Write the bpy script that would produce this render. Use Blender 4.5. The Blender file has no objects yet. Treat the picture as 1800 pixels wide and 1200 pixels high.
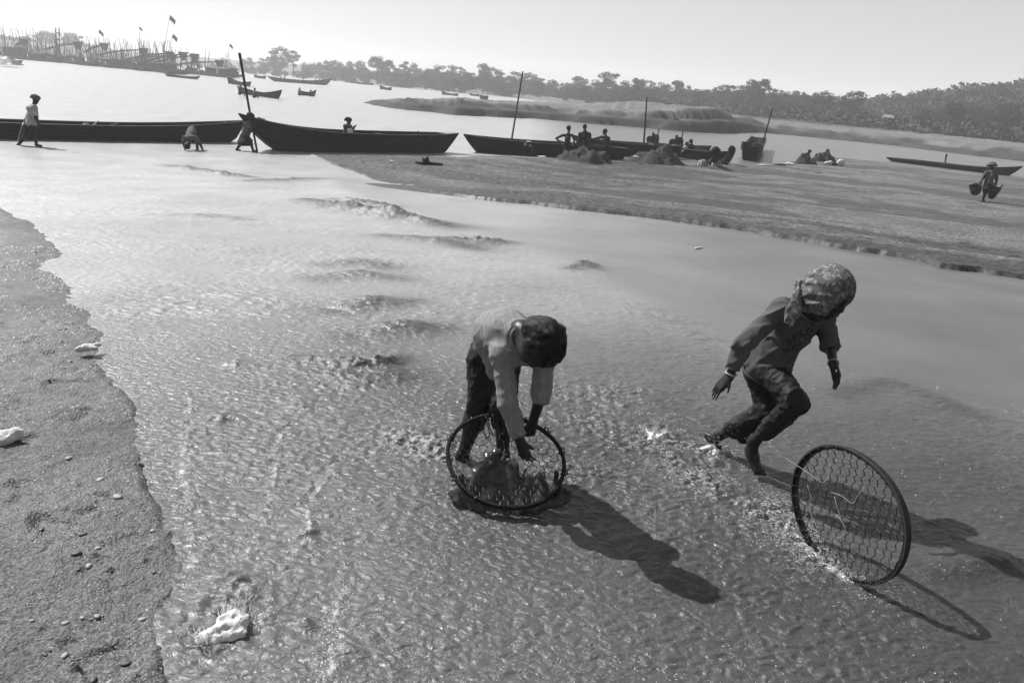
import bpy, bmesh, math, random
import numpy as np
from mathutils import Vector, Matrix
random.seed(7); RNG = np.random.default_rng(7)
scene = bpy.context.scene
COL = scene.collection

# ------------------------------------------------------------------ camera
# world: x right, y away from the camera, z up; z = 0 is the river level
LENS_PX, PITCH, ROLL, CAM_Z = 1300.0, math.radians(18.87), math.radians(4.66), 2.8   # focal length for an 1800 px wide picture
cp, sp, cr, sr = math.cos(PITCH), math.sin(PITCH), math.cos(ROLL), math.sin(ROLL)
FW = np.array([0, cp, -sp]); _r0 = np.array([1., 0, 0]); _u0 = np.array([0, sp, cp])
RT = cr * _r0 + sr * _u0; UP = -sr * _r0 + cr * _u0
CAM = np.array([0, 0, CAM_Z])
cd = bpy.data.cameras.new('camera'); cam = bpy.data.objects.new('camera', cd); COL.objects.link(cam)
cd.sensor_width = 36.0; cd.lens = LENS_PX / 1800 * 36; cd.clip_end = 6000; cd.clip_start = 0.05
M = Matrix(((RT[0], UP[0], -FW[0]), (RT[1], UP[1], -FW[1]), (RT[2], UP[2], -FW[2])))
cam.matrix_world = Matrix.Translation(CAM) @ M.to_4x4()
scene.camera = cam

# ------------------------------------------------------------------ world, sun, exposure
SUN_AZ = Vector((-0.825, 0.565)); SUN_EL = math.radians(47)
w = bpy.data.worlds.new('World'); scene.world = w; w.use_nodes = True
nt = w.node_tree; nt.nodes.clear()
sky = nt.nodes.new('ShaderNodeTexSky'); sky.sky_type = 'NISHITA'; sky.sun_disc = False
sky.sun_elevation = SUN_EL; sky.sun_rotation = math.atan2(SUN_AZ.x, SUN_AZ.y)
sky.air_density = 1.0; sky.dust_density = 1.0; sky.ozone_density = 1.0; sky.altitude = 0
bw = nt.nodes.new('ShaderNodeRGBToBW'); bg = nt.nodes.new('ShaderNodeBackground'); wo = nt.nodes.new('ShaderNodeOutputWorld')
nt.links.new(sky.outputs[0], bw.inputs[0]); 
pw = nt.nodes.new('ShaderNodeMath'); pw.operation = 'POWER'; pw.inputs[1].default_value = 0.46      # thick haze evens the sky out
nt.links.new(bw.outputs[0], pw.inputs[0]); nt.links.new(pw.outputs[0], bg.inputs[0]); nt.links.new(bg.outputs[0], wo.inputs[0])
bg.inputs[1].default_value = 0.168
sl = bpy.data.lights.new('sun', 'SUN'); sl.energy = 5.0; sl.angle = math.radians(0.55); sl.color = (1, 1, 1)
so = bpy.data.objects.new('sun', sl); COL.objects.link(so)
sd = Vector((SUN_AZ.x * math.cos(SUN_EL), SUN_AZ.y * math.cos(SUN_EL), math.sin(SUN_EL)))
so.rotation_euler = sd.to_track_quat('Z', 'Y').to_euler(); so.location = sd * 50
vs = scene.view_settings; vs.view_transform = 'Standard'; vs.look = 'None'; vs.gamma = 1.0; vs.use_curve_mapping = False
vs.exposure = 0.85
scene.cycles.max_bounces = 4; scene.cycles.volume_bounces = 1; scene.cycles.use_denoising = True; scene.cycles.sample_clamp_indirect = 1.5; scene.cycles.sample_clamp_direct = 12

# ------------------------------------------------------------------ helpers: places
def ray(px, py): return FW + RT * ((px - 900) / LENS_PX) - UP * ((py - 600) / LENS_PX)
def P(px, py, d): return CAM + ray(px, py) * d                       # a point d metres deep
def PZ(px, py, z): v = ray(px, py); return CAM + v * ((z - CAM_Z) / v[2])   # a point at height z
STREAM_TOP = 1.15
def smooth01(t): t = np.clip(t, 0, 1); return t * t * (3 - 2 * t)
def zb(r): return STREAM_TOP * np.clip((22 - np.asarray(r, float)) / 17., 0, 1)   # the stream falls to the river
def G(px, py, off=0.):
    v = ray(px, py); lo, hi = 0.5, 3000.
    for _ in range(70):
        m = (lo + hi) / 2; p = CAM + v * m
        if p[2] > zb(math.hypot(p[0], p[1])) + off: lo = m
        else: hi = m
    return CAM + v * lo
def GA(px, py, off=0.):
    """the same for arrays of picture points"""
    px, py = np.asarray(px, float), np.asarray(py, float); v = FW + RT * ((px - 900) / LENS_PX)[:, None] - UP * ((py - 600) / LENS_PX)[:, None]; lo = np.full(len(px), .5); hi = np.full(len(px), 3000.)
    for _ in range(60):
        m = (lo + hi) / 2; p = CAM + v * m[:, None]; up_ = p[:, 2] > zb(np.hypot(p[:, 0], p[:, 1])) + off; lo = np.where(up_, m, lo); hi = np.where(up_, hi, m)
    return CAM + v * lo[:, None]
def GW(pts): q_ = np.asarray(pts, float); return GA(q_[:, 0], q_[:, 1])[:, :2]

# ------------------------------------------------------------------ helpers: noise
_perm = np.random.default_rng(3).permutation(512).astype(np.int32)
_perm = np.concatenate([_perm, _perm])
_g2 = np.array([[math.cos(a), math.sin(a)] for a in np.linspace(0, 2 * math.pi, 32, endpoint=False)], np.float32)
def noise2(x, y):
    xi = np.floor(x).astype(np.int32); yi = np.floor(y).astype(np.int32)
    xf = (x - xi).astype(np.float32); yf = (y - yi).astype(np.float32); xi &= 511; yi &= 511
    u = xf**3 * (xf * (xf * 6 - 15) + 10); v = yf**3 * (yf * (yf * 6 - 15) + 10)
    def g(ix, iy, fx, fy):
        h = _perm[_perm[ix & 511] + (iy & 511)] & 31; q = _g2[h]
        return q[..., 0] * fx + q[..., 1] * fy
    a = g(xi, yi, xf, yf); b = g(xi + 1, yi, xf - 1, yf); c = g(xi, yi + 1, xf, yf - 1); d = g(xi + 1, yi + 1, xf - 1, yf - 1)
    return ((a + u * (b - a)) + v * ((c + u * (d - c)) - (a + u * (b - a)))) * 1.5
def fbm2(x, y, o=3, g=.5):
    s = 0; a = 1
    for i in range(o): s = s + a * noise2(x + 17.3 * i, y - 9.1 * i); x = x * 2.03; y = y * 2.03; a *= g
    return s
_g3 = np.random.default_rng(5).normal(size=(64, 3)); _g3 = (_g3 / np.linalg.norm(_g3, axis=1, keepdims=True)).astype(np.float32)
def noise3(x, y, z):
    xi = np.floor(x).astype(np.int32); yi = np.floor(y).astype(np.int32); zi = np.floor(z).astype(np.int32)
    xf = (x - xi).astype(np.float32); yf = (y - yi).astype(np.float32); zf = (z - zi).astype(np.float32)
    f = lambda t: t * t * t * (t * (t * 6 - 15) + 10)
    u, v, w_ = f(xf), f(yf), f(zf); out = 0
    for dx in (0, 1):
        for dy in (0, 1):
            for dz in (0, 1):
                h = _perm[_perm[_perm[(xi + dx) & 511] + ((yi + dy) & 511)] + ((zi + dz) & 511) & 1023] & 63; q = _g3[h]
                d = q[..., 0] * (xf - dx) + q[..., 1] * (yf - dy) + q[..., 2] * (zf - dz)
                out = out + d * (u if dx else 1 - u) * (v if dy else 1 - v) * (w_ if dz else 1 - w_)
    return out * 1.6
def seg_dist(x, y, poly):
    """distance to an open polyline, and where along it (0..1)"""
    best = np.full(x.shape, 1e9, np.float32); tt = np.zeros(x.shape, np.float32); n = len(poly) - 1
    for i in range(n):
        a, b = poly[i], poly[i + 1]; ab = b - a; L = max(ab @ ab, 1e-9)
        t = np.clip(((x - a[0]) * ab[0] + (y - a[1]) * ab[1]) / L, 0, 1)
        d = np.hypot(x - a[0] - t * ab[0], y - a[1] - t * ab[1]); m = d < best
        best = np.where(m, d, best); tt = np.where(m, (i + t) / n, tt)
    return best, tt
def in_poly(x, y, poly):
    c = np.zeros(x.shape, bool); n = len(poly); j = n - 1
    for i in range(n):
        xi, yi = poly[i]; xj, yj = poly[j]
        if yi != yj: c ^= ((yi > y) != (yj > y)) & (x < (xj - xi) * (y - yi) / (yj - yi) + xi)
        j = i
    return c
def sdist(x, y, poly):
    """signed distance to a closed polygon, positive inside"""
    d, _ = seg_dist(x, y, np.vstack([poly, poly[:1]])); return np.where(in_poly(x, y, poly), d, -d)

# ------------------------------------------------------------------ helpers: objects
def link(o, parent=None):
    COL.objects.link(o)
    if parent is not None: o.parent = parent
    return o
def mesh_obj(name, verts, faces, mat, parent=None, smooth=False, attrs=None):
    """verts: (n,3); faces: list of tuples or (m,k) array. Children are given in world coordinates and re-based on their parent."""
    verts = np.asarray(verts, np.float32).reshape(-1, 3)
    if parent is not None: verts = verts - base_of(parent)
    me = bpy.data.meshes.new(name)
    if isinstance(faces, np.ndarray):
        m, k = faces.shape
        me.vertices.add(len(verts)); me.vertices.foreach_set('co', verts.ravel())
        me.loops.add(m * k); me.loops.foreach_set('vertex_index', faces.astype(np.int32).ravel())
        me.polygons.add(m); me.polygons.foreach_set('loop_start', np.arange(0, m * k, k, dtype=np.int32))
        me.polygons.foreach_set('loop_total', np.full(m, k, np.int32)); me.update(calc_edges=True)
    else:
        me.from_pydata([tuple(map(float, v)) for v in verts], [], [tuple(map(int, f)) for f in faces]); me.update()
    if attrs:
        for k_, v in attrs.items():
            a = me.attributes.new(k_, 'FLOAT', 'POINT'); a.data.foreach_set('value', np.asarray(v, np.float32))
    if smooth: me.polygons.foreach_set('use_smooth', np.ones(len(me.polygons), bool))
    if mat is not None: me.materials.append(MAT[mat] if isinstance(mat, str) else mat)
    return link(bpy.data.objects.new(name, me), parent)
def base_of(o):
    b = np.zeros(3)
    while o is not None: b = b + np.array(o.location); o = o.parent
    return b.astype(np.float32)
def thing(name, label, cat, loc=(0, 0, 0), group=None):
    o = bpy.data.objects.new(name, None); o.empty_display_size = 0.1; COL.objects.link(o); o.location = [float(v) for v in loc]
    return tag(o, label, cat, group)
def tag(o, label=None, cat=None, group=None, kind=None):
    if label: o['label'] = label
    if cat: o['category'] = cat
    if group: o['group'] = group
    if kind: o['kind'] = kind
    return o
class MB:
    """collects geometry for one mesh"""
    def __init__(s): s.v = []; s.f = []; s.n = 0
    def add(s, v, f):
        v = np.asarray(v, float).reshape(-1, 3); s.v.append(v); s.f += [tuple(i + s.n for i in q) for q in f]; s.n += len(v); return s
    def tube(s, pts, r, n=6, cap=True, squash=None):
        pts = np.asarray(pts, float); m = len(pts); r = np.broadcast_to(np.asarray(r, float), (m,)); vs = []
        t = np.gradient(pts, axis=0) if m > 2 else np.repeat((pts[1:] - pts[:1]), 2, 0)
        up = np.array([0.13, 0.21, 0.97]); prev = None
        for i in range(m):
            d = t[i] / (np.linalg.norm(t[i]) + 1e-12)
            a = np.cross(d, up) if prev is None else prev - d * (prev @ d)
            if np.linalg.norm(a) < 1e-6: a = np.cross(d, [1, 0, 0])
            a /= np.linalg.norm(a); prev = a; b = np.cross(d, a)
            for k in range(n):
                q = 2 * math.pi * k / n; vs.append(pts[i] + r[i] * (a * math.cos(q) + b * math.sin(q) * (squash or 1)))
        f = [(i * n + k, i * n + (k + 1) % n, (i + 1) * n + (k + 1) % n, (i + 1) * n + k) for i in range(m - 1) for k in range(n)]
        if cap: f += [tuple(range(n - 1, -1, -1)), tuple((m - 1) * n + k for k in range(n))]
        return s.add(vs, f)
    def box(s, c, h, ax=None):
        """centre, half sizes, optional 3x3 of axes (rows)"""
        ax = np.eye(3) if ax is None else np.asarray(ax); c = np.asarray(c, float)
        vs = [c + ax[0] * h[0] * i + ax[1] * h[1] * j + ax[2] * h[2] * k for i in (-1, 1) for j in (-1, 1) for k in (-1, 1)]
        return s.add(vs, [(0, 1, 3, 2), (4, 6, 7, 5), (0, 4, 5, 1), (2, 3, 7, 6), (0, 2, 6, 4), (1, 5, 7, 3)])
    def grid(s, pts):
        pts = np.asarray(pts, float); a, b = pts.shape[:2]
        return s.add(pts.reshape(-1, 3), [(i * b + j, i * b + j + 1, (i + 1) * b + j + 1, (i + 1) * b + j) for i in range(a - 1) for j in range(b - 1)])
    def build(s, name, mat, parent=None, smooth=False):
        return mesh_obj(name, np.vstack(s.v), s.f, mat, parent, smooth)
def bez(pts, n=12):
    """Catmull-Rom through the points"""
    p = np.asarray(pts, float); p = np.vstack([2 * p[0] - p[1], p, 2 * p[-1] - p[-2]]); out = []
    for i in range(1, len(p) - 2):
        for t in np.linspace(0, 1, n, endpoint=False):
            out.append(.5 * ((2 * p[i]) + (p[i + 1] - p[i - 1]) * t + (2 * p[i - 1] - 5 * p[i] + 4 * p[i + 1] - p[i + 2]) * t * t + (3 * p[i] - p[i - 1] - 3 * p[i + 1] + p[i + 2]) * t**3))
    return np.array(out + [p[-2]])

# ------------------------------------------------------------------ materials (a grey world)
MAT = {}
class Nodes:
    def __init__(s, name, rough=.6, spec=.5):
        m = bpy.data.materials.new(name); m.use_nodes = True; s.m = m; s.t = m.node_tree; s.t.nodes.clear()
        s.o = s.n('ShaderNodeOutputMaterial'); s.b = s.n('ShaderNodeBsdfPrincipled'); s.l(s.b.outputs[0], s.o.inputs[0])
        s.b.inputs['Roughness'].default_value = rough; s.b.inputs['Specular IOR Level'].default_value = spec
        MAT[name] = m
    def n(s, t, **k):
        q = s.t.nodes.new(t)
        for a, b in k.items(): setattr(q, a, b)
        return q
    def l(s, a, b): s.t.links.new(a, b)
    def coord(s, scale=(1, 1, 1), rot=(0, 0, 0), kind='Object'):
        tc = s.n('ShaderNodeTexCoord'); mp = s.n('ShaderNodeMapping'); s.l(tc.outputs[kind], mp.inputs[0])
        mp.inputs['Scale'].default_value = scale; mp.inputs['Rotation'].default_value = rot; return mp.outputs[0]
    def noise(s, co, scale, detail=3, rough=.55, dist=0):
        q = s.n('ShaderNodeTexNoise'); s.l(co, q.inputs['Vector']); q.inputs['Scale'].default_value = scale
        q.inputs['Detail'].default_value = detail; q.inputs['Roughness'].default_value = rough; q.inputs['Distortion'].default_value = dist; return q.outputs['Fac']
    def ramp(s, fac, stops):
        q = s.n('ShaderNodeValToRGB'); s.l(fac, q.inputs[0]); e = q.color_ramp.elements
        while len(e) < len(stops): e.new(.5)
        for i, (p, v) in enumerate(stops): e[i].position = p; e[i].color = (v, v, v, 1)
        return q.outputs[0]
    def math(s, op, a, b=None, clamp=False):
        q = s.n('ShaderNodeMath', operation=op); q.use_clamp = clamp
        for i, v in enumerate((a, b)):
            if v is None: continue
            if isinstance(v, (int, float)): q.inputs[i].default_value = v
            else: s.l(v, q.inputs[i])
        return q.outputs[0]
    def mix(s, fac, a, b):
        q = s.n('ShaderNodeMix', data_type='RGBA')
        for k, v in ((0, fac), (6, a), (7, b)):
            if isinstance(v, (int, float)): q.inputs[k].default_value = v if k == 0 else (v, v, v, 1)
            else: s.l(v, q.inputs[k])
        return q.outputs[2]
    def attr(s, name): q = s.n('ShaderNodeAttribute'); q.attribute_name = name; return q.outputs['Fac']
    def bump(s, h, strength=.5, dist=.01):
        q = s.n('ShaderNodeBump'); q.inputs['Strength'].default_value = strength; q.inputs['Distance'].default_value = dist
        s.l(h, q.inputs['Height']); s.l(q.outputs[0], s.b.inputs['Normal'])
    def color(s, c):
        if isinstance(c, (int, float)): s.b.inputs['Base Color'].default_value = (c, c, c, 1)
        else: s.l(c, s.b.inputs['Base Color'])
def plain(name, lo, hi, scale=20, rough=.7, spec=.4, bump=.3, bdist=.01, stretch=(1, 1, 1)):
    """a base colour that wanders between two greys, with fine relief"""
    q = Nodes(name, rough, spec); co = q.coord(stretch); f = q.noise(co, scale, 4, .6)
    q.color(q.ramp(f, [(.3, lo), (.7, hi)]))
    if bump: q.bump(q.noise(co, scale * 3, 3), bump, bdist)
    return q
plain('skin', .010, .016, 30, .42, .22, .15, .002)
plain('skin_far', .010, .018, 10, .5, .15, 0)
plain('hair', .0025, .006, 120, .5, .15, .6, .004, (1, 1, .2))
plain('denim', .006, .016, 25, .6, .14, .4, .003)
plain('dark_cloth', .006, .014, 25, .8, .08, .4, .004)
plain('mid_cloth', .04, .065, 14, .85, .2, .4, .006)
plain('light_cloth', .20, .28, 12, .85, .2, .4, .006)
plain('white_cloth', .40, .55, 14, .85, .2, .5, .006)
plain('girl_shirt', .05, .075, 9, .9, .08, .3, .004)
plain('print_ink', .015, .03, 40, .8, .2, 0)
plain('boat_wood', .004, .012, 7, .7, .08, .5, .01, (.15, .15, 1.6))
plain('boat_wood_far', .006, .014, 3, .85, .05, 0)
plain('boat_trim', .016, .045, 9, .7, .1, .5, .006, (.2, .2, 1))
plain('pale_wood', .14, .24, 9, .7, .3, .4, .004, (.3, .3, 1))
plain('pole_wood', .012, .028, 8, .6, .12, .3, .003, (1, 1, .2))
plain('rim_wood', .006, .016, 25, .5, .2, .4, .002)
plain('wire', .012, .02, 60, .5, .3, 0)
plain('string', .22, .32, 60, .6, .3, 0)
plain('bracelet', .16, .24, 60, .35, .6, 0)
plain('iron', .008, .018, 20, .5, .2, .3, .003)
plain('flag_cloth', .015, .03, 5, .9, .1, 0)
plain('bark', .04, .08, 3, .9, .1, 0)
plain('leaf_far', .022, .05, .35, .8, .1, 0)
plain('bush_far', .022, .05, .2, .85, .1, 0)
plain('sack', .34, .52, 25, .75, .3, .5, .006)
plain('grit_pile', .025, .085, 30, .9, .15, 1., .05)
plain('pebble_pale', .14, .24, 30, .55, .4, .3, .002)
plain('pebble_dark', .02, .06, 30, .5, .4, .3, .002)
# ------------------------------------------------------------------ setting: the shape of banks and water
EDGE_L = [(-700, 250), (-300, 300), (-60, 335), (0, 362), (42, 385), (70, 400), (98, 432), (112, 452), (75, 472), (118, 490), (133, 522), (165, 555), (190, 620), (205, 660), (232, 715), (248, 770), (270, 835),
          (285, 890), (303, 930), (320, 972), (314, 1003), (297, 1040), (288, 1075), (296, 1115), (312, 1150), (318, 1200), (326, 1290), (345, 1450)]
EDGE_R = [(530, 268), (556, 276), (590, 292), (640, 310), (700, 326), (760, 339), (800, 345), (860, 353), (930, 360), (1000, 369), (1100, 379), (1200, 391), (1300, 405), (1400, 423), (1480, 437), (1560, 450), (1640, 464), (1650, 470), (1720, 478), (1800, 492), (2000, 530), (2500, 620), (3200, 730)]
RIVER_EDGE = [(530, 268), (600, 270), (700, 272), (800, 274), (830, 272), (930, 276), (1100, 285), (1250, 290), (1300, 288), (1400, 286), (1460, 276), (1560, 287), (1680, 305), (1800, 314), (2100, 340), (3200, 440)]
eL = bez(GW(EDGE_L), 3); eR = GW(EDGE_R); rE = np.array([PZ(*p, 0.)[:2] for p in RIVER_EDGE])
POLY_L = np.vstack([eL, [[-1.5, -1.0], [-40, -1.0], [-60, 15]]])
POLY_R = np.vstack([eR, rE[::-1]])
# wet shelf below the cut edge of the sandbar, near where the stream meets the river
SHELF = GW([(535, 268), (575, 284), (600, 304), (618, 318), (660, 328), (730, 337), (820, 347), (900, 356), (930, 358), (800, 343), (700, 324), (640, 308), (590, 290)])
# turbulent water lies on the near side of this line, smooth shallow water beyond it
CALM = GW([(560, 274), (600, 330), (640, 345), (690, 358), (760, 385), (800, 398), (890, 425), (1000, 452), (1050, 478), (1120, 520), (1250, 575), (1500, 650), (1800, 720), (2600, 900), (3200, 800), (2500, 640), (1800, 495), (1400, 425), (1000, 371), (700, 327)])

def polar(r_list, t_list):
    r, t = np.meshgrid(r_list, t_list, indexing='ij'); return (r * np.sin(t)).astype(np.float32), (r * np.cos(t)).astype(np.float32)
def radii(segs):
    out = [segs[0][0]]
    for (a, b, s0, s1) in segs:
        while out[-1] < b:
            u = (math.log(out[-1] / a)) / math.log(b / a); out.append(out[-1] * (1 + s0 + (s1 - s0) * u))
    return np.array(out)
def grid_faces(a, b, keep=None):
    i, j = np.meshgrid(np.arange(a - 1), np.arange(b - 1), indexing='ij'); k = (i * b + j).ravel()
    f = np.stack([k, k + b, k + b + 1, k + 1], 1)      # seen from above: counter-clockwise in (r,theta)
    f = f[:, ::-1]
    if keep is not None: kk = keep.ravel(); f = f[kk[f].any(1)]
    return f
def compact(v, f, attrs=None):
    u, inv = np.unique(f, return_inverse=True); at = {k: a[u] for k, a in attrs.items()} if attrs else None
    return v[u], inv.reshape(f.shape), at

def edge_jit(x, y): return .045 * fbm2(x * 1.7, y * 1.7, 3) + .006 * fbm2(x * 8, y * 8, 3)

# crests of standing waves: (polyline in the picture, height, half width, roughness of the crest)
CRESTS = [([(300, 292), (345, 300), (400, 308), (440, 312)], .10, .30, .06), ([(440, 318), (500, 318), (560, 314)], .07, .30, .05),
          ([(545, 352), (590, 366), (640, 372), (700, 384), (750, 392), (792, 398)], .14, .36, .065), ([(590, 350), (640, 358), (690, 362)], .09, .22, .06),
          ([(790, 420), (850, 428), (888, 426)], .10, .22, .07), ([(680, 415), (760, 425), (830, 436)], .06, .25, .03),
          ([(1005, 472), (1030, 466), (1046, 472)], .05, .14, .05),
          ([(575, 465), (625, 462), (680, 470)], .05, .2, .02), ([(560, 490), (630, 485), (700, 490)], .05, .2, .02), ([(590, 545), (650, 535), (720, 530)], .05, .18, .015),
          ([(620, 590), (690, 578), (770, 575)], .05, .16, .015), ([(520, 632), (590, 641), (640, 646), (680, 640), (706, 630)], .055, .07, .03),
          ([(560, 655), (640, 668), (720, 655)], .035, .10, .012), ([(310, 378), (380, 382), (430, 386)], .04, .2, .02),
          ([(1480, 690), (1560, 672), (1640, 700), (1720, 730)], .03, .12, .01), ([(1650, 1010), (1740, 990), (1800, 1000)], .03, .08, .01)]
CR = [(GW(c), h, wd, ro) for c, h, wd, ro in CRESTS]
# streaks along the current, where threads of foam gather
STREAKS = [GW([(335, 700), (322, 800), (325, 850), (342, 930), (346, 990)]), GW([(495, 740), (480, 860), (455, 930), (430, 1000), (420, 1050)]), GW([(610, 790), (560, 850), (540, 920), (520, 980), (470, 1080), (440, 1110)]),
           GW([(610, 1020), (585, 1100), (570, 1200)])]
BUMPS = [(538, 938, .022, .05), (408, 1030, .02, .06), (386, 1085, .02, .16), (536, 1098, .02, .03), (525, 715, .015, .05), (415, 640, .02, .06), (380, 735, .02, .06)]

def near_pts(x, y, c, m):
    """indices of the points within m of the polyline's box"""
    lo = c.min(0) - m; hi = c.max(0) + m; return np.nonzero((x > lo[0]) & (x < hi[0]) & (y > lo[1]) & (y < hi[1]))[0]
def water_height(x, y):
    """x, y flat float32 arrays"""
    r = np.hypot(x, y); base = zb(r).astype(np.float32)
    calm = smooth01(sdist(x, y, CALM) / .5 + .5)                       # 1 in the smooth shallows
    river = smooth01((r - 20) / 6)
    edge = smooth01(sdist(x, y, POLY_L) / .6 + 1.15)                    # quieter by the left bank
    patch = .75 + .5 * fbm2(x * .7, y * .7, 2)
    A = np.clip(patch, .35, 1.4) * (1 - .82 * calm) * (1 - .8 * river) * (1 - .45 * edge)
    h = (.012 * fbm2(x * 1.3 + 5, y * 1.9, 2)).astype(np.float32)
    for lo, hi, f0, ka in ((0, 5.5, 21., .25), (4., 11., 12.5, .23), (8.5, 32., 6.5, .14)):    # broader lumps where the stream runs faster downhill
        sel = np.nonzero((r > lo) & (r < hi))[0]; X, Y, rs = x[sel], y[sel], r[sel]
        wgt = np.clip((rs - lo) / 1.5, 0, 1) if lo else 1.; wgt = wgt * np.clip((hi - rs) / (1.5 if hi < 8 else 2.5), 0, 1)
        wp_ = .5 / f0; wx = X + wp_ * noise2(X * f0 * .6, Y * f0 * .6 + 40); wy = Y + wp_ * noise2(X * f0 * .6 + 80, Y * f0 * .6)
        for m_, a_ in ((1., ka), (2.1, ka * .8)):
            h[sel] += wgt * a_ / (f0 * m_) * (np.abs(noise2(wx * f0 * m_ * .62 + 11 * m_, wy * f0 * m_ * 1.25)) - .3)
    h = (h * A).astype(np.float32)
    foam = np.zeros_like(x)
    for c, ht, wd, ro in CR:
        i = near_pts(x, y, c, wd * 2.6); X, Y = x[i], y[i]
        d, t = seg_dist(X, Y, c); env = np.sin(np.clip(t, .02, .98) * math.pi) ** .6
        g = np.exp(-(d / wd) ** 2) * env
        h[i] += g * ht * 1.15 * (.75 + .5 * noise2(X * 2.2, Y * 2.2)) + g * ro * .85 * (np.abs(noise2(X * 6, Y * 8)) - .25) + g * ro * .7 * (np.abs(noise2(X * 13, Y * 17)) - .25) + g * ro * .35 * (np.abs(noise2(X * 27, Y * 34)) - .25)
        foam[i] = np.maximum(foam[i], np.exp(-(d / (wd * .8)) ** 2) * env * min(1, ht * 7) * .12)
    for c in STREAKS:
        i = near_pts(x, y, c, .2); X, Y = x[i], y[i]
        d, t = seg_dist(X + .02 * noise2(X * 6, Y * 6), Y, c)
        g = np.exp(-(d / .014) ** 2) * np.clip(.5 + 1.2 * noise2(X * 9, Y * 9), 0, 1); h[i] += g * .003 + np.exp(-(d / .05) ** 2) * .004 * noise2(X * 20, Y * 20)
        foam[i] = np.maximum(foam[i], g * .55)
    for (px, py, ht, wd) in BUMPS:
        c = G(px, py)[:2]; i = near_pts(x, y, c[None], wd * 2.5); X, Y = x[i], y[i]
        d = np.hypot(X - c[0], Y - c[1]); h[i] += ht * np.exp(-(d / wd) ** 2) * (1 + .8 * noise2(X * 22, Y * 22))
    # churned water round the boy's sieve, the girl's feet and the rolling sieve
    for (px, py, wd, ht, fo) in CHURN:
        c = G(px, py)[:2]; i = near_pts(x, y, c[None], wd * 2.5); X, Y = x[i], y[i]
        d = np.hypot(X - c[0], Y - c[1]) * (1 + .35 * noise2(X * 7, Y * 7)); g = np.exp(-(d / wd) ** 2)
        h[i] += g * ht * np.abs(noise2(X * 13, Y * 17)) * .8 + g * ht * .4 * noise2(X * 34, Y * 44); foam[i] = np.maximum(foam[i], g * fo)
    i = np.nonzero(river > 0)[0]
    h[i] += river[i] * .012 * fbm2(x[i] * .9, y[i] * 1.6, 3)            # ripples of the open river
    return base + h, foam, calm, river
CHURN = ((1190, 815, .12, .02, .3), (1240, 850, .10, .02, .3), (1350, 905, .10, .02, .36), (1410, 960, .09, .02, .4), (1480, 1010, .07, .015, .4), (1120, 780, .14, .02, .26), (1040, 740, .16, .02, .24), (690, 765, .12, .02, .26), (745, 778, .13, .03, .42), (790, 800, .10, .03, .3), (1160, 760, .11, .02, .35), (1250, 800, .12, .03, .35), (1380, 900, .10, .02, .36), (1300, 880, .12, .02, .34), (1450, 985, .10, .015, .38), (1080, 690, .18, .02, .3), (1010, 830, .14, .02, .2), (890, 885, .16, .02, .05))

# water: one sheet, from under the camera to far beyond the bend
rl = radii([(1.2, 5, .0021, .0021), (5, 24, .0024, .008), (24, 140, .012, .05), (140, 860, .06, .12)])
tl = np.concatenate([np.radians(np.arange(-75, -44, 1.5)), np.arange(math.radians(-44), math.radians(44), .0024), np.radians(np.arange(44, 76, 1.5))])
x, y = polar(rl, tl)
keep = (sdist(x, y, POLY_L) < .45) & (sdist(x, y, POLY_R) < .6)
v = np.stack([x, y], -1).reshape(-1, 2)
v, f, _ = compact(v, grid_faces(len(rl), len(tl), keep))
h, foam, calm, river = water_height(v[:, 0].copy(), v[:, 1].copy())
v = np.column_stack([v, h]); rr = np.hypot(v[:, 0], v[:, 1]); fine = smooth01((rr - 3) / 9)
glare_tint = .74 + .5 * smooth01((1.6 - v[:, 0]) / 2.4) + (2.7 * smooth01((rr - 3.2) / 4.2) + 1.0 * smooth01((rr - 7) / 9)) * (1 - .3 * calm * (1 - river)) * (.3 + .7 * smooth01((4.6 - v[:, 0]) / 5)) + .2 * fbm2(v[:, 0] * .5, v[:, 1] * .5, 3)   # sky glare painted into the water colour, stronger to the left and farther off
for c, ht, wd, ro in CR: i = near_pts(v[:, 0], v[:, 1], c, wd * 2.5); d_, t_ = seg_dist(v[i, 0], v[i, 1], c); glare_tint[i] *= 1 - .75 * np.exp(-(d_ / wd) ** 2) * min(1, ht * 14)  # wave crests painted darker, the shade of their near faces
at = dict(foam=foam, calm=calm, river=river, fine=fine, glare_tint=np.maximum(glare_tint, .5))
q = Nodes('muddy_water', .13, .5); q.b.inputs['IOR'].default_value = 1.40
co = q.coord(); fo = q.attr('foam')
fn = q.noise(q.coord((1, 1, 1)), 32, 4, .7)
fm = q.math('MULTIPLY', q.math('SUBTRACT', q.math('ADD', fo, fn), .82, True), 2.6, True)
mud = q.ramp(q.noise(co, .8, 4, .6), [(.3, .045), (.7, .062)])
glare_tint = q.attr('glare_tint')
q.color(q.mix(fm, q.math('MULTIPLY', mud, glare_tint), .35))
q.l(q.math('ADD', q.math('ADD', q.math('MULTIPLY', fm, .2), .29), q.math('MULTIPLY', q.attr('fine'), .06)), q.b.inputs['Roughness'])
b1 = q.noise(q.coord((1, 1.5, 1)), 26, 5, .62, .6); b2 = q.noise(q.coord((.6, 1.6, 1)), 2.2, 5, .6)
amp = q.math('SUBTRACT', 1.0, q.math('MULTIPLY', q.attr('calm'), .72))
hh = q.math('ADD', q.math('MULTIPLY', b1, q.math('MULTIPLY', amp, q.math('SUBTRACT', 1.0, q.math('MULTIPLY', q.attr('river'), .85)))), q.math('MULTIPLY', b2, q.math('MULTIPLY', q.attr('river'), 1.3)))
q.bump(hh, .6, .02)
tag(mesh_obj('river', v, f, 'muddy_water', None, True, at), kind='structure')

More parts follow.
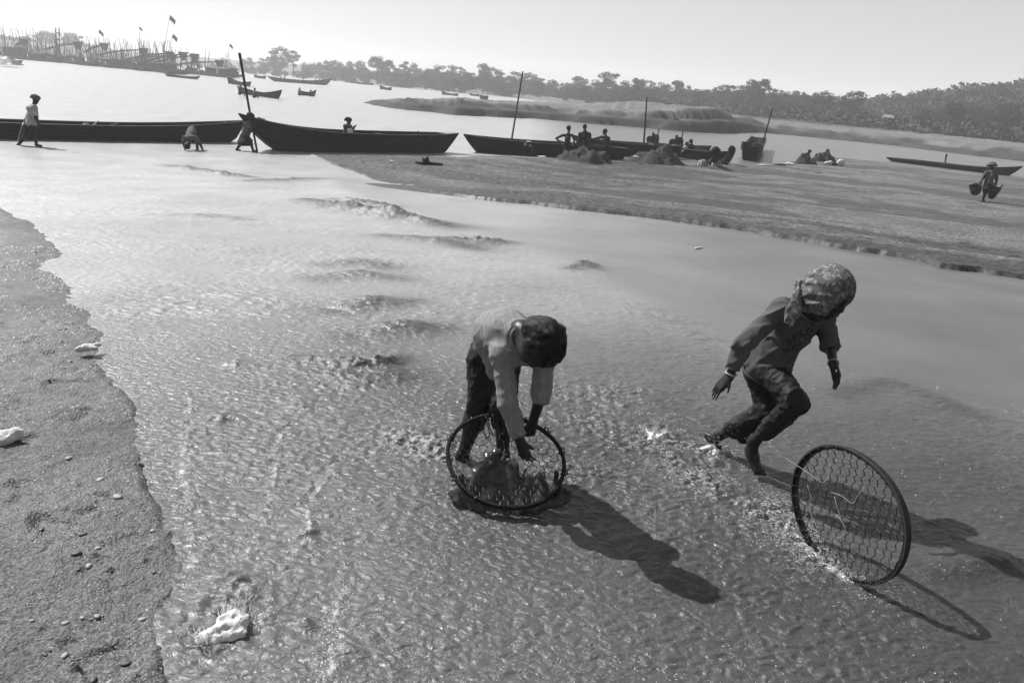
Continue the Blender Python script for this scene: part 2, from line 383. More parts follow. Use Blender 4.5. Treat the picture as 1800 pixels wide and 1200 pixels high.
# ---- banks
def bank_mat(name, lo, hi, pale, fine):
    q = Nodes(name, .62, .35); co = q.coord()
    big = q.noise(co, .9, 5, .6); mid = q.noise(q.coord((1, 1, 1)), 9, 5, .65); grit = q.noise(co, fine, 2, .6)
    a = q.ramp(big, [(.3, lo), (.7, hi)]); m = q.ramp(mid, [(.3, .6), (.7, 1.35)]); g = q.ramp(grit, [(.34, .4), (.5, 1.), (.68, 1.9)])
    mu = lambda s, t: q.math('MULTIPLY', s, t)
    c = mu(mu(a, m), g); dry = q.attr('dry')
    q.color(q.mix(dry, c, q.math('MULTIPLY', c, pale)))
    q.l(q.ramp(big, [(.35, .5), (.65, .8)]), q.b.inputs['Roughness'])
    q.bump(q.math('ADD', q.math('MULTIPLY', mid, 1.2), grit), .8, .012)
bank_mat('wet_sand_near', .042, .066, 1.7, 100)
bank_mat('sandbar_sand', .016, .034, 3.0, 14)

rl2 = radii([(1.2, 6, .0028, .0028), (6, 40, .006, .012)])
tl2 = np.concatenate([np.radians(np.arange(-85, -46, 1.5)), np.arange(math.radians(-46), math.radians(-3), .0032)])
x, y = polar(rl2, tl2); d = sdist(x, y, POLY_L) + edge_jit(x, y); r = np.hypot(x, y)
def left_height(x, y, d, r):
    near = smooth01((7.5 - r) / 4)
    sc = .036 * smooth01(d / (.10 + .25 * (1 - near)) + .45) + .06 * smooth01(d / 1.3)
    z = zb(r) - .024 + sc
    z = z + (.006 * (np.abs(noise2(x * 11, y * 11)) - .2) + .004 * noise2(x * 30, y * 30) + .012 * fbm2(x * 2.2, y * 2.2, 3)) * smooth01(d / .05 + .2)
    pits = np.clip(fbm2(x * 4.2 + 9, y * 5 - 3, 2) - .55, 0, 1); z -= .075 * pits * smooth01(d / .2)
    clod = np.clip(noise2(x * 17 + 3, y * 21) - .5, 0, 1) * smooth01(fbm2(x * 1.1, y * 1.1 + 7, 2) * 2 + .2); z += .06 * clod
    z = np.maximum(z, zb(r) + .006 * smooth01((d - .02) / .12) - .03 * (1 - smooth01(d / .05)))
    return np.where(d < 0, np.minimum(z, zb(r) - .02 + d * .4), z)
z = left_height(x, y, d, r)
f = grid_faces(len(rl2), len(tl2), d > -.3)
dry = smooth01((d - .08) / .5) * (.3 + .7 * smooth01((r - 4) / 6))
v, f, at = compact(np.stack([x, y, z], -1).reshape(-1, 3), f, dict(dry=dry.ravel()))
left_bank = tag(mesh_obj('left_sand_bank', v, f, 'wet_sand_near', None, True, at), kind='structure')

rl3 = radii([(7, 60, .0042, .0042)]); tl3 = np.arange(math.radians(-24), math.radians(50), .0021)
x, y = polar(rl3, tl3); r = np.hypot(x, y)
dn, tn = seg_dist(x, y, eR); ds = sdist(x, y, POLY_R); jit = .12 * fbm2(x * .9, y * .9, 3) + .012 * noise2(x * 3.5, y * 3.5)
dr_, _ = seg_dist(x, y, rE); sh = sdist(x, y, SHELF)
dd = np.where(ds > 0, dn, -dn) + jit
cut = .03 + .06 * smooth01((tn - .1) * 3.)
z = zb(r) - .05 + (cut + .05) * smooth01(dd / .06 + .5) + .06 * smooth01((dd - .1) / 2.5)
z = np.where(sh > -.6, np.maximum(z, zb(r) - .02 + .045 * smooth01(sh / .35 + .4)), z)
rowdir = x * .35 + y * .94
z += (.018 * noise2(x * 1.0, y * 3.4) + .022 * (np.abs(noise2(x * 2.6, y * 4.5)) - .2) + .014 * noise2(x * 6, y * 8) + .02 * fbm2(x * .5, y * 1.4, 3)) * smooth01(dd / .2)
z -= .10 * np.clip(fbm2(x * 2.3 + 31, y * 3.1, 2) - .55, 0, 1) * smooth01(dd / .3)
inr = np.where(ds > 0, dr_, -dr_)
z = np.where(r > 20, np.minimum(z, -.06 + .16 * smooth01((inr + .5) / 2.2) + .5 * np.clip(z - zb(r) - .08, -.05, .05)), z)
f = grid_faces(len(rl3), len(tl3), (ds > -.8) | (sh > -.8))
streak = smooth01(.40 + 1.1 * fbm2(rowdir * .38 + .5 * noise2(x * .3, y * .3), (x * .94 - y * .35) * .09 + 3, 3) + .35 * noise2(x * 1.3, y * 2.2)); dry = np.clip(streak * (.75 + .5 * smooth01((x - 2) / 10)) + .25 * smooth01((x - 5) / 12), 0, 1) * smooth01((dd - .3) / 1.5)
v, f, at = compact(np.stack([x, y, z], -1).reshape(-1, 3), f, dict(dry=dry.ravel()))
tag(mesh_obj('sandbar', v, f, 'sandbar_sand', None, True, at), kind='structure')
# ------------------------------------------------------------------ bodies: smooth distance fields turned into one continuous mesh
def unit(v): v = np.asarray(v, float); return v / (np.linalg.norm(v) + 1e-12)
def frame(z, x):
    """three axes: z kept, x made square to it"""
    z = unit(z); x = np.asarray(x, float); x = unit(x - z * (x @ z)); return np.array([x, np.cross(z, x), z])
def cap(a, b, ra, rb=None, k=.02, flat=0, sq=None):
    """tapered limb a->b; flat=1 cuts the b end square; sq=(axis, factor) flattens it along an axis"""
    return dict(t='c', a=np.asarray(a, float), b=np.asarray(b, float), ra=ra, rb=ra if rb is None else rb, k=k, flat=flat, sq=sq)
def ell(c, ax, rad, k=.02): return dict(t='e', c=np.asarray(c, float), ax=np.asarray(ax, float), rad=np.asarray(rad, float), k=k)
def minus(p): p = dict(p); p['sub'] = 1; return p
def prim_d(p, X):
    if p['t'] == 'c':
        a, b = p['a'], p['b']; ab = b - a; L2 = ab @ ab + 1e-12; Y = X - a
        t = (Y @ ab) / L2; tc = np.clip(t, 0, 1); R = Y - tc[..., None] * ab
        if p['sq']: ax, fq = p['sq']; c = R @ ax; R = R + (c * (1 / fq - 1))[..., None] * ax
        d = np.sqrt((R * R).sum(-1)) - (p['ra'] + (p['rb'] - p['ra']) * tc)
        if p['flat']: d = np.maximum(d, (t - 1) * math.sqrt(L2))
        return d
    q = ((X - p['c']) @ p['ax'].T) / p['rad']; k0 = np.sqrt((q * q).sum(-1)); k1 = np.sqrt(((q / p['rad']) ** 2).sum(-1)) + 1e-9
    return k0 * (k0 - 1) / k1
def prim_box(p, m):
    if p['t'] == 'c':
        r = max(p['ra'], p['rb']) * 1.0 + m; return np.minimum(p['a'], p['b']) - r, np.maximum(p['a'], p['b']) + r
    r = np.abs(p['ax'].T * p['rad']).max(1) * 1.75 + m if False else p['rad'].max() + m
    return p['c'] - r, p['c'] + r
def sdf_mesh(prims, res, wrinkle=None, cuts=()):
    lo = np.min([prim_box(p, .0)[0] for p in prims if 'sub' not in p], 0) - 4 * res; hi = np.max([prim_box(p, .0)[1] for p in prims if 'sub' not in p], 0) + 4 * res
    n = np.ceil((hi - lo) / res).astype(int) + 1
    D = np.full(n, .08, np.float32); ax = [(lo[i] + res * np.arange(n[i])) for i in range(3)]
    for p in prims:
        a, b = prim_box(p, .05 + p['k']); i0 = np.clip(((a - lo) / res).astype(int), 0, n - 1); i1 = np.clip(np.ceil((b - lo) / res).astype(int) + 1, 1, n)
        if (i1 <= i0).any(): continue
        s = tuple(slice(i0[i], i1[i]) for i in range(3))
        X = np.stack(np.meshgrid(*[ax[i][i0[i]:i1[i]] for i in range(3)], indexing='ij'), -1)
        d = prim_d(p, X).astype(np.float32); o = D[s]; k = p['k']
        if 'sub' in p: d = -d; hk = np.maximum(k - np.abs(o - d), 0) / k; D[s] = np.maximum(o, d) + hk * hk * k * .25
        else: hk = np.maximum(k - np.abs(o - d), 0) / k; D[s] = np.minimum(o, d) - hk * hk * k * .25
    if wrinkle:
        m = np.nonzero(np.abs(D) < .03); X = np.stack([ax[i][m[i]] for i in range(3)], -1); D[m] += wrinkle(X).astype(np.float32)
    if cuts:
        X = np.meshgrid(*ax, indexing='ij')
        for (pt, nn) in cuts:      # keeps the side the normal points away from
            nn = unit(nn); D = np.maximum(D, ((X[0] - pt[0]) * nn[0] + (X[1] - pt[1]) * nn[1] + (X[2] - pt[2]) * nn[2]).astype(np.float32))
    return surface_nets(D, lo, res)
def surface_nets(D, lo, res):
    D[0] = D[-1] = .05; D[:, 0] = D[:, -1] = .05; D[:, :, 0] = D[:, :, -1] = .05
    I = D < 0; c = I[:-1, :-1, :-1].astype(np.int8)
    c = sum(I[i:I.shape[0] - 1 + i, j:I.shape[1] - 1 + j, k:I.shape[2] - 1 + k].astype(np.int8) for i in (0, 1) for j in (0, 1) for k in (0, 1))
    mix = (c > 0) & (c < 8); ijk = np.argwhere(mix); m = len(ijk)
    idx = np.full(mix.shape, -1, np.int32); idx[mix] = np.arange(m)
    acc = np.zeros((m, 3)); cnt = np.zeros(m)
    corners = [(i, j, k) for i in (0, 1) for j in (0, 1) for k in (0, 1)]; val = {q: D[ijk[:, 0] + q[0], ijk[:, 1] + q[1], ijk[:, 2] + q[2]] for q in corners}
    for q in corners:
        for a in range(3):
            if q[a]: continue
            p = list(q); p[a] = 1; p = tuple(p); d0, d1 = val[q], val[p]; cr_ = (d0 < 0) != (d1 < 0)
            t = np.where(cr_, d0 / np.where(d0 - d1 == 0, 1, d0 - d1), 0); pt = np.tile(np.array(q, float), (m, 1)); pt[:, a] = t
            acc += pt * cr_[:, None]; cnt += cr_
    v = (ijk + acc / cnt[:, None]) * res + lo; faces = []
    for a in range(3):
        b, cc = (a + 1) % 3, (a + 2) % 3
        s0 = [slice(None)] * 3; s1 = [slice(None)] * 3; s0[a] = slice(None, -1); s1[a] = slice(1, None)
        e = np.argwhere(I[tuple(s0)] != I[tuple(s1)]); e = e[(e[:, b] > 0) & (e[:, cc] > 0)]
        fl = I[e[:, 0], e[:, 1], e[:, 2]]
        def cell(db, dc): k = e.copy(); k[:, b] -= db; k[:, cc] -= dc; return idx[k[:, 0], k[:, 1], k[:, 2]]
        qd = np.stack([cell(1, 1), cell(0, 1), cell(0, 0), cell(1, 0)], 1); qd[~fl] = qd[~fl][:, ::-1]; faces.append(qd)
    f = np.vstack(faces); f = f[(f >= 0).all(1)]
    for _ in range(2):     # a light smoothing
        s = np.zeros_like(v); n = np.zeros(len(v))
        for i in range(4):
            np.add.at(s, f[:, i], v[f[:, (i + 1) % 4]]); np.add.at(n, f[:, i], 1); np.add.at(s, f[:, (i + 1) % 4], v[f[:, i]]); np.add.at(n, f[:, (i + 1) % 4], 1)
        v = v * .6 + .4 * s / n[:, None]
    return v, f
def sdf_obj(name, prims, res, mat, parent, wrinkle=None, cuts=()):
    v, f = sdf_mesh(prims, res, wrinkle, cuts); return mesh_obj(name, v, f, mat, parent, True)
def folds(axis, freq, amp, seed=0.):
    """cloth folds that run along an axis"""
    A = frame(axis, [.31, .77, .2])
    def fn(X):
        q = X @ A.T; a, b, c = q[:, 0] * freq + seed, q[:, 1] * freq, q[:, 2] * freq * .28
        w_ = .35 * noise3(a * .6 + 7, b * .6, c * .9)
        return amp * (noise3(a + w_, b + w_, c) * .9 - 1.1 * (1 - np.abs(noise3(a * 1.5 + w_, b * 1.5, c * 1.6 + 4))) ** 6 + .35 * noise3(a * 3.1, b * 3.1, c * 2.6))
    return fn
def hand(wrist, tip, palm_n, thumb_side, L=.125, curl=0., spread=.10, r=.0062):
    """palm, four fingers of unequal length with knuckle bends, and a thumb off the side of the palm"""
    z = unit(np.asarray(tip) - wrist); A = frame(z, np.cross(z, palm_n)); x, n = A[0], unit(palm_n - z * (np.asarray(palm_n) @ z)); x = np.cross(n, z)
    if x @ np.asarray(thumb_side) < 0: x = -x            # x points to the thumb side
    pr = []; pl = L * .5; base = np.asarray(wrist, float)
    for q in (-1, -.33, .33, 1): pr.append(cap(base + x * q * L * .10, base + z * pl + x * q * L * .165, L * .095, L * .085, .012))
    for i, (q, fl) in enumerate(((1, .46), (.33, .52), (-.33, .49), (-1, .37))):
        d = unit(z + x * q * spread); p0 = base + z * pl * .92 + x * q * L * .165; seg = L * fl; c = 0.
        for j, part in enumerate((.44, .31, .25)):
            c += curl * (.8 if j == 0 else 1.)
            dd = unit(d * math.cos(c) + n * math.sin(c)); p1 = p0 + dd * seg * part
            pr.append(cap(p0, p1, r * (1.06 - .1 * j), r * (.98 - .1 * j), .004)); p0 = p1
    t0 = base + z * L * .12 + x * L * .13; t1 = t0 + unit(z * .75 + x * .75 + n * .3) * L * .22; t2 = t1 + unit(z + x * .35 + n * (.3 + curl)) * L * .2
    pr += [cap(t0, t1, r * 1.5, r * 1.15, .01), cap(t1, t2, r * 1.1, r * .9, .005)]
    return pr
def foot(heel, ankle, toe, up, L=.17):
    """heel to toes with five toes side by side"""
    z = unit(np.asarray(toe) - heel); up = np.asarray(up, float); up = unit(up - z * (z @ up)); x = np.cross(z, up); L = np.linalg.norm(np.asarray(toe) - heel)
    h = np.asarray(heel, float); pr = [cap(h + up * L * .12, h + z * L * .3 + up * L * .13, L * .15, L * .15, .02), cap(h + z * L * .2 + up * L * .12, h + z * L * .66 + up * L * .07, L * .15, L * .13, .02),
        cap(ankle, h + z * L * .25 + up * L * .16, L * .16, L * .15, .03)]
    for q in (-1, -.45, .1, .6, 1):
        pr.append(cap(h + z * L * .4 + x * q * L * .12 + up * L * .06, h + z * L * .78 + x * q * L * .2 + up * L * .05, L * .08, L * .065, .015))
    for i, q in enumerate((-1., -.5, 0., .5, 1.)):
        l = (.99, .97, .94, .9, .85)[i]; pr.append(cap(h + z * L * .76 + x * q * L * .19 + up * L * .05, h + z * L * l + x * q * L * .2 + up * L * .035, L * (.062 if i == 0 else .045), L * (.055 if i == 0 else .04), .006))
    return pr
def face(c, fwd, up, s):
    """skull, jaw, nose, lips, eye sockets and ears; s = head height"""
    A = frame(up, np.cross(fwd, up)); x, y_, z = A; fwd = unit(np.asarray(fwd) - z * (np.asarray(fwd) @ z)); R = np.array([x, fwd, z]); c = np.asarray(c, float); q = lambda a, b, d: c + x * a * s + fwd * b * s + z * d * s
    pr = [ell(q(0, -.06, .10), R, np.array([.36, .42, .40]) * s, .02), ell(q(0, .08, -.14), R, np.array([.30, .31, .34]) * s, .05), cap(q(0, .18, -.40), q(0, .26, -.42), .11 * s, .09 * s, .06)]
    pr += [cap(q(.22, .2, -.1), q(.18, .28, -.16), .11 * s, .09 * s, .04), cap(q(-.22, .2, -.1), q(-.18, .28, -.16), .11 * s, .09 * s, .04)]
    pr += [minus(ell(q(e * .15, .47, .03), R, np.array([.085, .08, .055]) * s, .02)) for e in (-1, 1)] + [ell(q(e * .15, .345, .025), R, np.array([.075, .07, .05]) * s, .004) for e in (-1, 1)]
    pr += [cap(q(0, .38, .06), q(0, .47, -.13), .035 * s, .062 * s, .015), cap(q(-.055, .42, -.15), q(.055, .42, -.15), .045 * s, .045 * s, .01)]
    pr += [cap(q(-.10, .385, -.265), q(.10, .385, -.265), .03 * s, .03 * s, .008), cap(q(-.08, .375, -.325), q(.08, .375, -.325), .036 * s, .036 * s, .008)]
    pr += [cap(q(-.17, .36, .12), q(.17, .36, .12), .05 * s, .05 * s, .03)]
    for e in (-1, 1): pr += [ell(q(e * .375, -.02, -.03), np.array([unit(x + e * .0 * fwd), fwd, z]), np.array([.035, .09, .14]) * s, .006)]
    return pr, R

def ringband(c, ax, r, rt, name, mat, parent, n=20):
    A = frame(ax, [.3, .8, .1]); MB().tube([c + (A[0] * math.cos(a) + A[1] * math.sin(a)) * r for a in np.linspace(0, 2 * math.pi, n)], rt, 6, False).build(name, mat, parent, True)
def wp(J): return {k: P(*v) for k, v in J.items()}
# ---- the boy, bent over his sieve
J = wp(dict(ankR=(812, 803, 3.44), kneeR=(842, 715, 3.30), hipR=(848, 630, 3.28), hipL=(893, 622, 3.24), kneeL=(884, 712, 3.22), ankL=(884, 800, 3.36),
  pelv=(868, 614, 3.25), belly=(872, 592, 3.17), chest=(893, 590, 3.05), neck=(918, 584, 2.93), head=(950, 604, 2.84), shR=(884, 622, 2.98), shL=(958, 616, 3.00),
  elR=(893, 706, 2.98), wrR=(914, 774, 3.04), hR=(930, 822, 3.06), elL=(952, 690, 3.05), wrL=(936, 744, 3.14), hL=(928, 772, 3.18)))
Z = np.array([0, 0, 1.]); CAMDIR = unit(CAM - J['chest'])
boy = thing('person', 'child with short dark hair in checked shirt, bent over a sieve in the stream', 'person', (J['ankR'][0] + .08, J['ankR'][1], STREAM_TOP))
S_ = .192; fwdH = unit(unit(J['head'] - J['neck']) * .35 + np.array([.25, -.35, -.85])); upH = unit(J['head'] - J['neck'] + np.array([.35, -.3, .05]))
fp, RH = face(J['head'], fwdH, upH, S_)
bd = fp + [cap(J['neck'], J['head'] - RH[2] * .02 - RH[1] * .02, .036, .036, .02)]
bd += [cap(J['pelv'], J['belly'], .075, .075, .03), cap(J['belly'], J['chest'], .075, .085, .03), cap(J['chest'], J['neck'], .08, .05, .03), cap(J['shR'], J['shL'], .045, .045, .03)]
for s in 'RL':
    bd += [cap(J['sh' + s], J['el' + s], .032, .026), cap(J['el' + s], J['wr' + s], .027, .019), cap(J['hip' + s], J['knee' + s], .058, .044), cap(J['knee' + s], J['ank' + s], .043, .027)]
    J['knee' + s]
calf = (J['kneeR'] * .65 + J['ankR'] * .35) + np.array([0, .018, 0]); bd += [ell(calf, frame(J['kneeR'] - J['ankR'], [1, 0, 0]), [.034, .034, .07], .03)]
bd += hand(J['wrR'], J['hR'], unit(np.array([.3, .75, .3])), np.array([1., 0, 0]), .118, .28, .22, .0058) + hand(J['wrL'], J['hL'], unit(np.array([-.3, .8, .1])), np.array([-1., 0, 0]), .11, .55, .06)
bd += foot(J['ankR'] + np.array([-.0, .035, -.05]), J['ankR'], J['ankR'] + np.array([.03, -.12, -.055]), Z) + foot(J['ankL'] + np.array([0, .035, -.05]), J['ankL'], J['ankL'] + np.array([.02, -.12, -.06]), Z)
sdf_obj('body', bd, .0046, 'skin', boy)
# hair: a cap of short hair, thicker at the crown, cut above the face and ears
hx, hf, hz = RH; hc = J['head']
hp = [ell(hc + hz * .022 - hf * .016, RH, np.array([.41, .47, .435]) * S_ * 1.02, .02), ell(hc + hz * .05 + hf * .04, RH, np.array([.32, .20, .17]) * S_, .03), ell(hc - hz * .03 - hf * .05, RH, np.array([.33, .27, .3]) * S_, .03),
      minus(ell(hc - hz * .055 + hf * .125, RH, np.array([.075, .09, .105]), .012)), minus(ell(hc - hz * .05 + hf * .02 + hx * .1, RH, [.03, .035, .05], .01)), minus(ell(hc - hz * .05 + hf * .02 - hx * .1, RH, [.03, .035, .05], .01))]
def tufts(X):
    q = (X - hc) @ RH.T; return .006 * noise3(q[:, 0] * 85, q[:, 1] * 45, q[:, 2] * 26) + .006 * noise3(q[:, 0] * 28, q[:, 1] * 20, q[:, 2] * 14)
sdf_obj('hair', hp, .004, 'hair', boy, tufts)
# shirt: loose back, sleeves pushed to the wrist
spine = unit(J['neck'] - J['pelv']); side = unit(J['shL'] - J['shR']); backn = np.cross(side, spine); backn = backn if backn[2] > 0 else -backn
q = Nodes('check_shirt', .9, .08)
co = q.n('ShaderNodeTexCoord').outputs['Object']; A = np.array([side, np.cross(spine, side), spine])
def along(v, f): d = q.n('ShaderNodeVectorMath', operation='DOT_PRODUCT'); q.l(co, d.inputs[0]); d.inputs[1].default_value = tuple(v); return q.math('MULTIPLY', d.outputs['Value'], f)
def line(v, f, wd): fr = q.math('FRACT', q.math('ADD', along(v, f), 50.)); return q.math('LESS_THAN', fr, wd)
grid_ = q.math('MAXIMUM', line(side, 27., .06), line(unit(spine + backn * -.6), 27., .06))
cl = q.mix(grid_, q.ramp(q.noise(co, 30, 3), [(.3, .135), (.7, .175)]), .205); q.color(cl); q.bump(q.noise(co, 220, 2), .3, .002)
sh = [cap(J['pelv'] + backn * .012 - spine * .015, J['belly'] + backn * .02, .086, .092, .03), cap(J['belly'] + backn * .02, J['chest'] + backn * .015, .092, .096, .03), cap(J['chest'] + backn * .01, J['neck'] - spine * .01, .092, .052, .03), cap(J['shR'], J['shL'], .055, .055, .03),
      cap(J['pelv'] + spine * .06 - backn * .03, J['pelv'] - backn * .10 + spine * .02, .07, .05, .03)]
for s in 'RL': sh += [cap(J['sh' + s], J['el' + s], .045, .038, .02), cap(J['el' + s], J['el' + s] * (.12 if s == 'R' else .8) + J['wr' + s] * (.88 if s == 'R' else .2), .038, .032 if s == 'R' else .039, .015, 1)]
hemc = J['pelv'] - spine * .065
fo1 = folds(spine, 12, .004); 
def shirt_w(X):
    d = fo1(X); t = np.abs(((X - J['chest']) @ spine) + .03); d += .006 * np.exp(-(t / .006) ** 2) - .004 * np.exp(-((t - .02) / .007) ** 2); return d
shirt1 = sdf_obj('shirt', sh, .0055, 'check_shirt', boy, shirt_w, [(hemc, -spine)])
cn = J['neck'] + (J['head'] - J['neck']) * .25
ring = []
for i in range(19):
    a = -2.5 + 5.0 * i / 18; ring.append(cn - backn * .012 + side * .055 * math.sin(a) + unit(np.cross(side, unit(J['head'] - J['neck']))) * -.05 * math.cos(a) + unit(J['head'] - J['neck']) * (-.012 - .004 * math.cos(a)))
MB().tube(ring, [.004] + [.0075] * 17 + [.004], 8, True).build('collar', 'check_shirt', shirt1, True)
# trousers rolled to below the knee
tr = [cap(J['pelv'] - spine * .01, J['pelv'] - spine * .05, .082, .082, .03)]
for s in 'RL': tr += [cap(J['hip' + s], J['knee' + s], .067, .052, .03), cap(J['knee' + s], J['knee' + s] * .62 + J['ank' + s] * .38, .052, .047, .02, 1), cap(J['knee' + s] * .78 + J['ank' + s] * .22, J['knee' + s] * .64 + J['ank' + s] * .36, .051, .051, .006, 1)]
trs1 = sdf_obj('trousers', tr, .0055, 'denim', boy, folds(unit([.5, 0, .5]), 22, .006, 3.))
mb = MB(); bt = [J['pelv'] - spine * .035 + side * .086 * math.cos(a) + backn * .086 * math.sin(a) for a in np.linspace(0, 2 * math.pi, 24)]; mb.tube(bt, .007, 6, False).build('belt', 'dark_cloth', trs1, True)

# ---- the girl, running after her sieve
K = wp(dict(toeR=(1338, 838, 3.49), heelR=(1312, 792, 3.53), ankR=(1324, 776, 3.48), kneeR=(1400, 708, 3.27), hipR=(1356, 654, 3.42), hipL=(1338, 648, 3.54), kneeL=(1350, 724, 3.50), ankL=(1262, 766, 3.70), heelL=(1240, 768, 3.76), toeL=(1270, 792, 3.74),
  pelv=(1346, 640, 3.48), waist=(1365, 612, 3.42), chest=(1398, 574, 3.31), neck=(1426, 548, 3.23), head=(1459, 510, 3.12), shR=(1374, 545, 3.25), shL=(1446, 556, 3.35), elR=(1306, 604, 3.24), wrR=(1283, 660, 3.30), hR=(1238, 710, 3.35),
  elL=(1459, 606, 3.33), wrL=(1465, 640, 3.22), hL=(1474, 676, 3.18)))
girl = thing('person', 'child in patterned headscarf and printed long shirt, running barefoot after a rolling sieve', 'person', (K['toeR'][0], K['toeR'][1], STREAM_TOP))
S2 = .19; fw2 = unit(np.array([.46, -.78, -.50])); up2 = unit(np.array([.30, -.22, .9])); fp2, R2 = face(K['head'] - np.array([0, 0, .012]), fw2, up2, S2)
b2 = fp2 + [cap(K['neck'], K['head'] - R2[2] * .05 - R2[1] * .03, .036, .036, .02), cap(K['pelv'], K['waist'], .072, .066, .03), cap(K['waist'], K['chest'], .066, .078, .03), cap(K['chest'], K['neck'], .075, .045, .03), cap(K['shR'], K['shL'], .042, .042, .03)]
for s in 'RL':
    b2 += [cap(K['sh' + s], K['el' + s], .031, .025), cap(K['el' + s], K['wr' + s], .025, .018), cap(K['hip' + s], K['knee' + s], .060, .043), cap(K['knee' + s], K['ank' + s], .041, .026)]
b2 += hand(K['wrR'], K['hR'], unit(np.array([.4, .2, -.9])), np.array([.2, -1., -.4]), .135, .10, .08, .0056) + hand(K['wrL'], K['hL'], unit(np.array([-.9, .1, .1])), np.array([0, -1., 0]), .125, .22, .06)
shinR = unit(K['kneeR'] - K['ankR'])
b2 += foot(K['heelR'], K['ankR'], K['toeR'], unit(np.array([.45, -.6, .5])))
b2 += foot(K['heelL'], K['ankL'], K['toeL'], unit(np.array([.6, .1, .5])))
sdf_obj('body', b2, .0046, 'skin', girl)
sp2 = unit(K['neck'] - K['pelv']); sd2 = unit(K['shL'] - K['shR']); fr2 = np.cross(sp2, sd2); fr2 = fr2 if fr2 @ (CAM - K['chest']) > 0 else -fr2
s2 = [cap(K['pelv'] + sp2 * .0, K['waist'], .100, .084, .03), cap(K['waist'], K['chest'] - fr2 * .01, .082, .090, .03), cap(K['chest'], K['neck'] - sp2 * .03, .084, .05, .03), cap(K['shR'], K['shL'], .052, .052, .03), cap(K['waist'] - sp2 * .03 + fr2 * .02, K['pelv'] + fr2 * .05 + sp2 * .03, .07, .075, .03)]
s2 += [cap(K['shR'], K['elR'], .046, .036, .025), cap(K['elR'], K['elR'] * .25 + K['wrR'] * .75, .036, .029, .015, 1), cap(K['shL'], K['elL'], .042, .036, .02), cap(K['elL'] * .6 + K['shL'] * .4, K['elL'] * .88 + K['wrL'] * .12, .038, .037, .01, 1)]
nk = ell(K['neck'] + fr2 * .035 + sp2 * .022, np.array([sd2, fr2, sp2]), [.055, .035, .035], .01)
fo2 = folds(sp2 * .8 + sd2 * .5, 14, .008, 1.)
shirt2 = sdf_obj('shirt', s2 + [minus(nk)], .0055, 'girl_shirt', girl, fo2, [(K['pelv'] - sp2 * .05, -sp2 + fr2 * .15)])
hemp = K['pelv'] - sp2 * .05; MB().tube([hemp + fr2 * .008 + (sd2 * math.cos(a) + unit(fr2 + sp2 * .15) * math.sin(a)) * (.103 + .004 * math.sin(5 * a)) for a in np.linspace(0, 2 * math.pi, 40)], .0055, 6, False).build('shirt_hem', 'girl_shirt', shirt2, True)
ringband(K['elR'] * .25 + K['wrR'] * .75, K['wrR'] - K['elR'], .029, .004, 'cuff', 'girl_shirt', shirt2)
MB().tube([K['neck'] + sp2 * -.012 + (sd2 * math.cos(a) * .062 + fr2 * math.sin(a) * .052) for a in np.linspace(0, 2 * math.pi, 30)], .005, 6, False).build('neckband', 'girl_shirt', shirt2, True)
t2 = [cap(K['pelv'], K['pelv'] - sp2 * .04, .084, .084, .03), cap(K['hipR'], K['kneeR'], .068, .052, .03), cap(K['kneeR'], K['kneeR'] * .22 + K['ankR'] * .78, .052, .036, .02, 1), cap(K['kneeR'] * .7 + K['ankR'] * .3 + np.array([.03, .03, -.02]), K['kneeR'] * .4 + K['ankR'] * .6 + np.array([.015, .015, -.015]), .038, .030, .02),
      cap(K['hipL'], K['kneeL'], .068, .055, .03), cap(K['kneeL'], K['kneeL'] * .25 + K['ankL'] * .75, .055, .042, .02, 1), cap(K['kneeL'] * .7 + K['ankL'] * .3, K['kneeL'] * .42 + K['ankL'] * .58 + np.array([.03, -.02, -.05]), .04, .03, .02)]
sdf_obj('trousers', t2, .0055, 'denim', girl, folds(unit([.8, .1, .5]), 24, .0065, 9.))
# headscarf: hood round the head, open over the face, knotted behind the neck with two hanging ends
q = Nodes('scarf_print', .85, .1); co = q.coord((1, 1, 1)); n1 = q.noise(co, 26, 4, .6, 1.4); n2 = q.noise(co, 70, 3, .6, .6)
q.color(q.ramp(q.math('ADD', q.math('MULTIPLY', n1, .75), q.math('MULTIPLY', n2, .25)), [(.40, .035), (.47, .10), (.52, .05), (.57, .20), (.66, .08)])); q.bump(n2, .3, .004)
hc2 = K['head'] - np.array([0, 0, .012]); hx, hf, hz = R2
sc = [ell(hc2 + hz * .022 - hf * .012, R2, np.array([.093, .103, .099]), .02), ell(hc2 - hz * .048 - hf * .012, R2, np.array([.080, .096, .085]), .04), ell(hc2 - hf * .06 - hz * .03, R2, [.06, .058, .075], .04),
      minus(ell(hc2 - hz * .038 + hf * .135, R2, [.060, .093, .106], .006)), minus(ell(hc2 - hz * .13 + hf * .05, R2, [.07, .11, .065], .01))]
def scarf_w(X):
    q_ = (X - hc2) @ R2.T; return (.006 * noise3(q_[:, 0] * 30, (q_[:, 1] + q_[:, 2]) * 8, (q_[:, 1] - q_[:, 2]) * 26) - .005 * (1 - np.abs(noise3(q_[:, 0] * 16 + 2, (q_[:, 1] + q_[:, 2]) * 5, (q_[:, 1] - q_[:, 2]) * 15))) ** 6) * np.clip((.05 - q_[:, 2]) * 14 + .35, .25, 1)
scarf = sdf_obj('headscarf', sc, .0045, 'scarf_print', girl, scarf_w)
kn = P(1407, 506, 3.17); e1 = P(1404, 520, 3.15); e2 = P(1392, 545, 3.13); e3 = P(1386, 571, 3.12); e4 = P(1399, 552, 3.12)
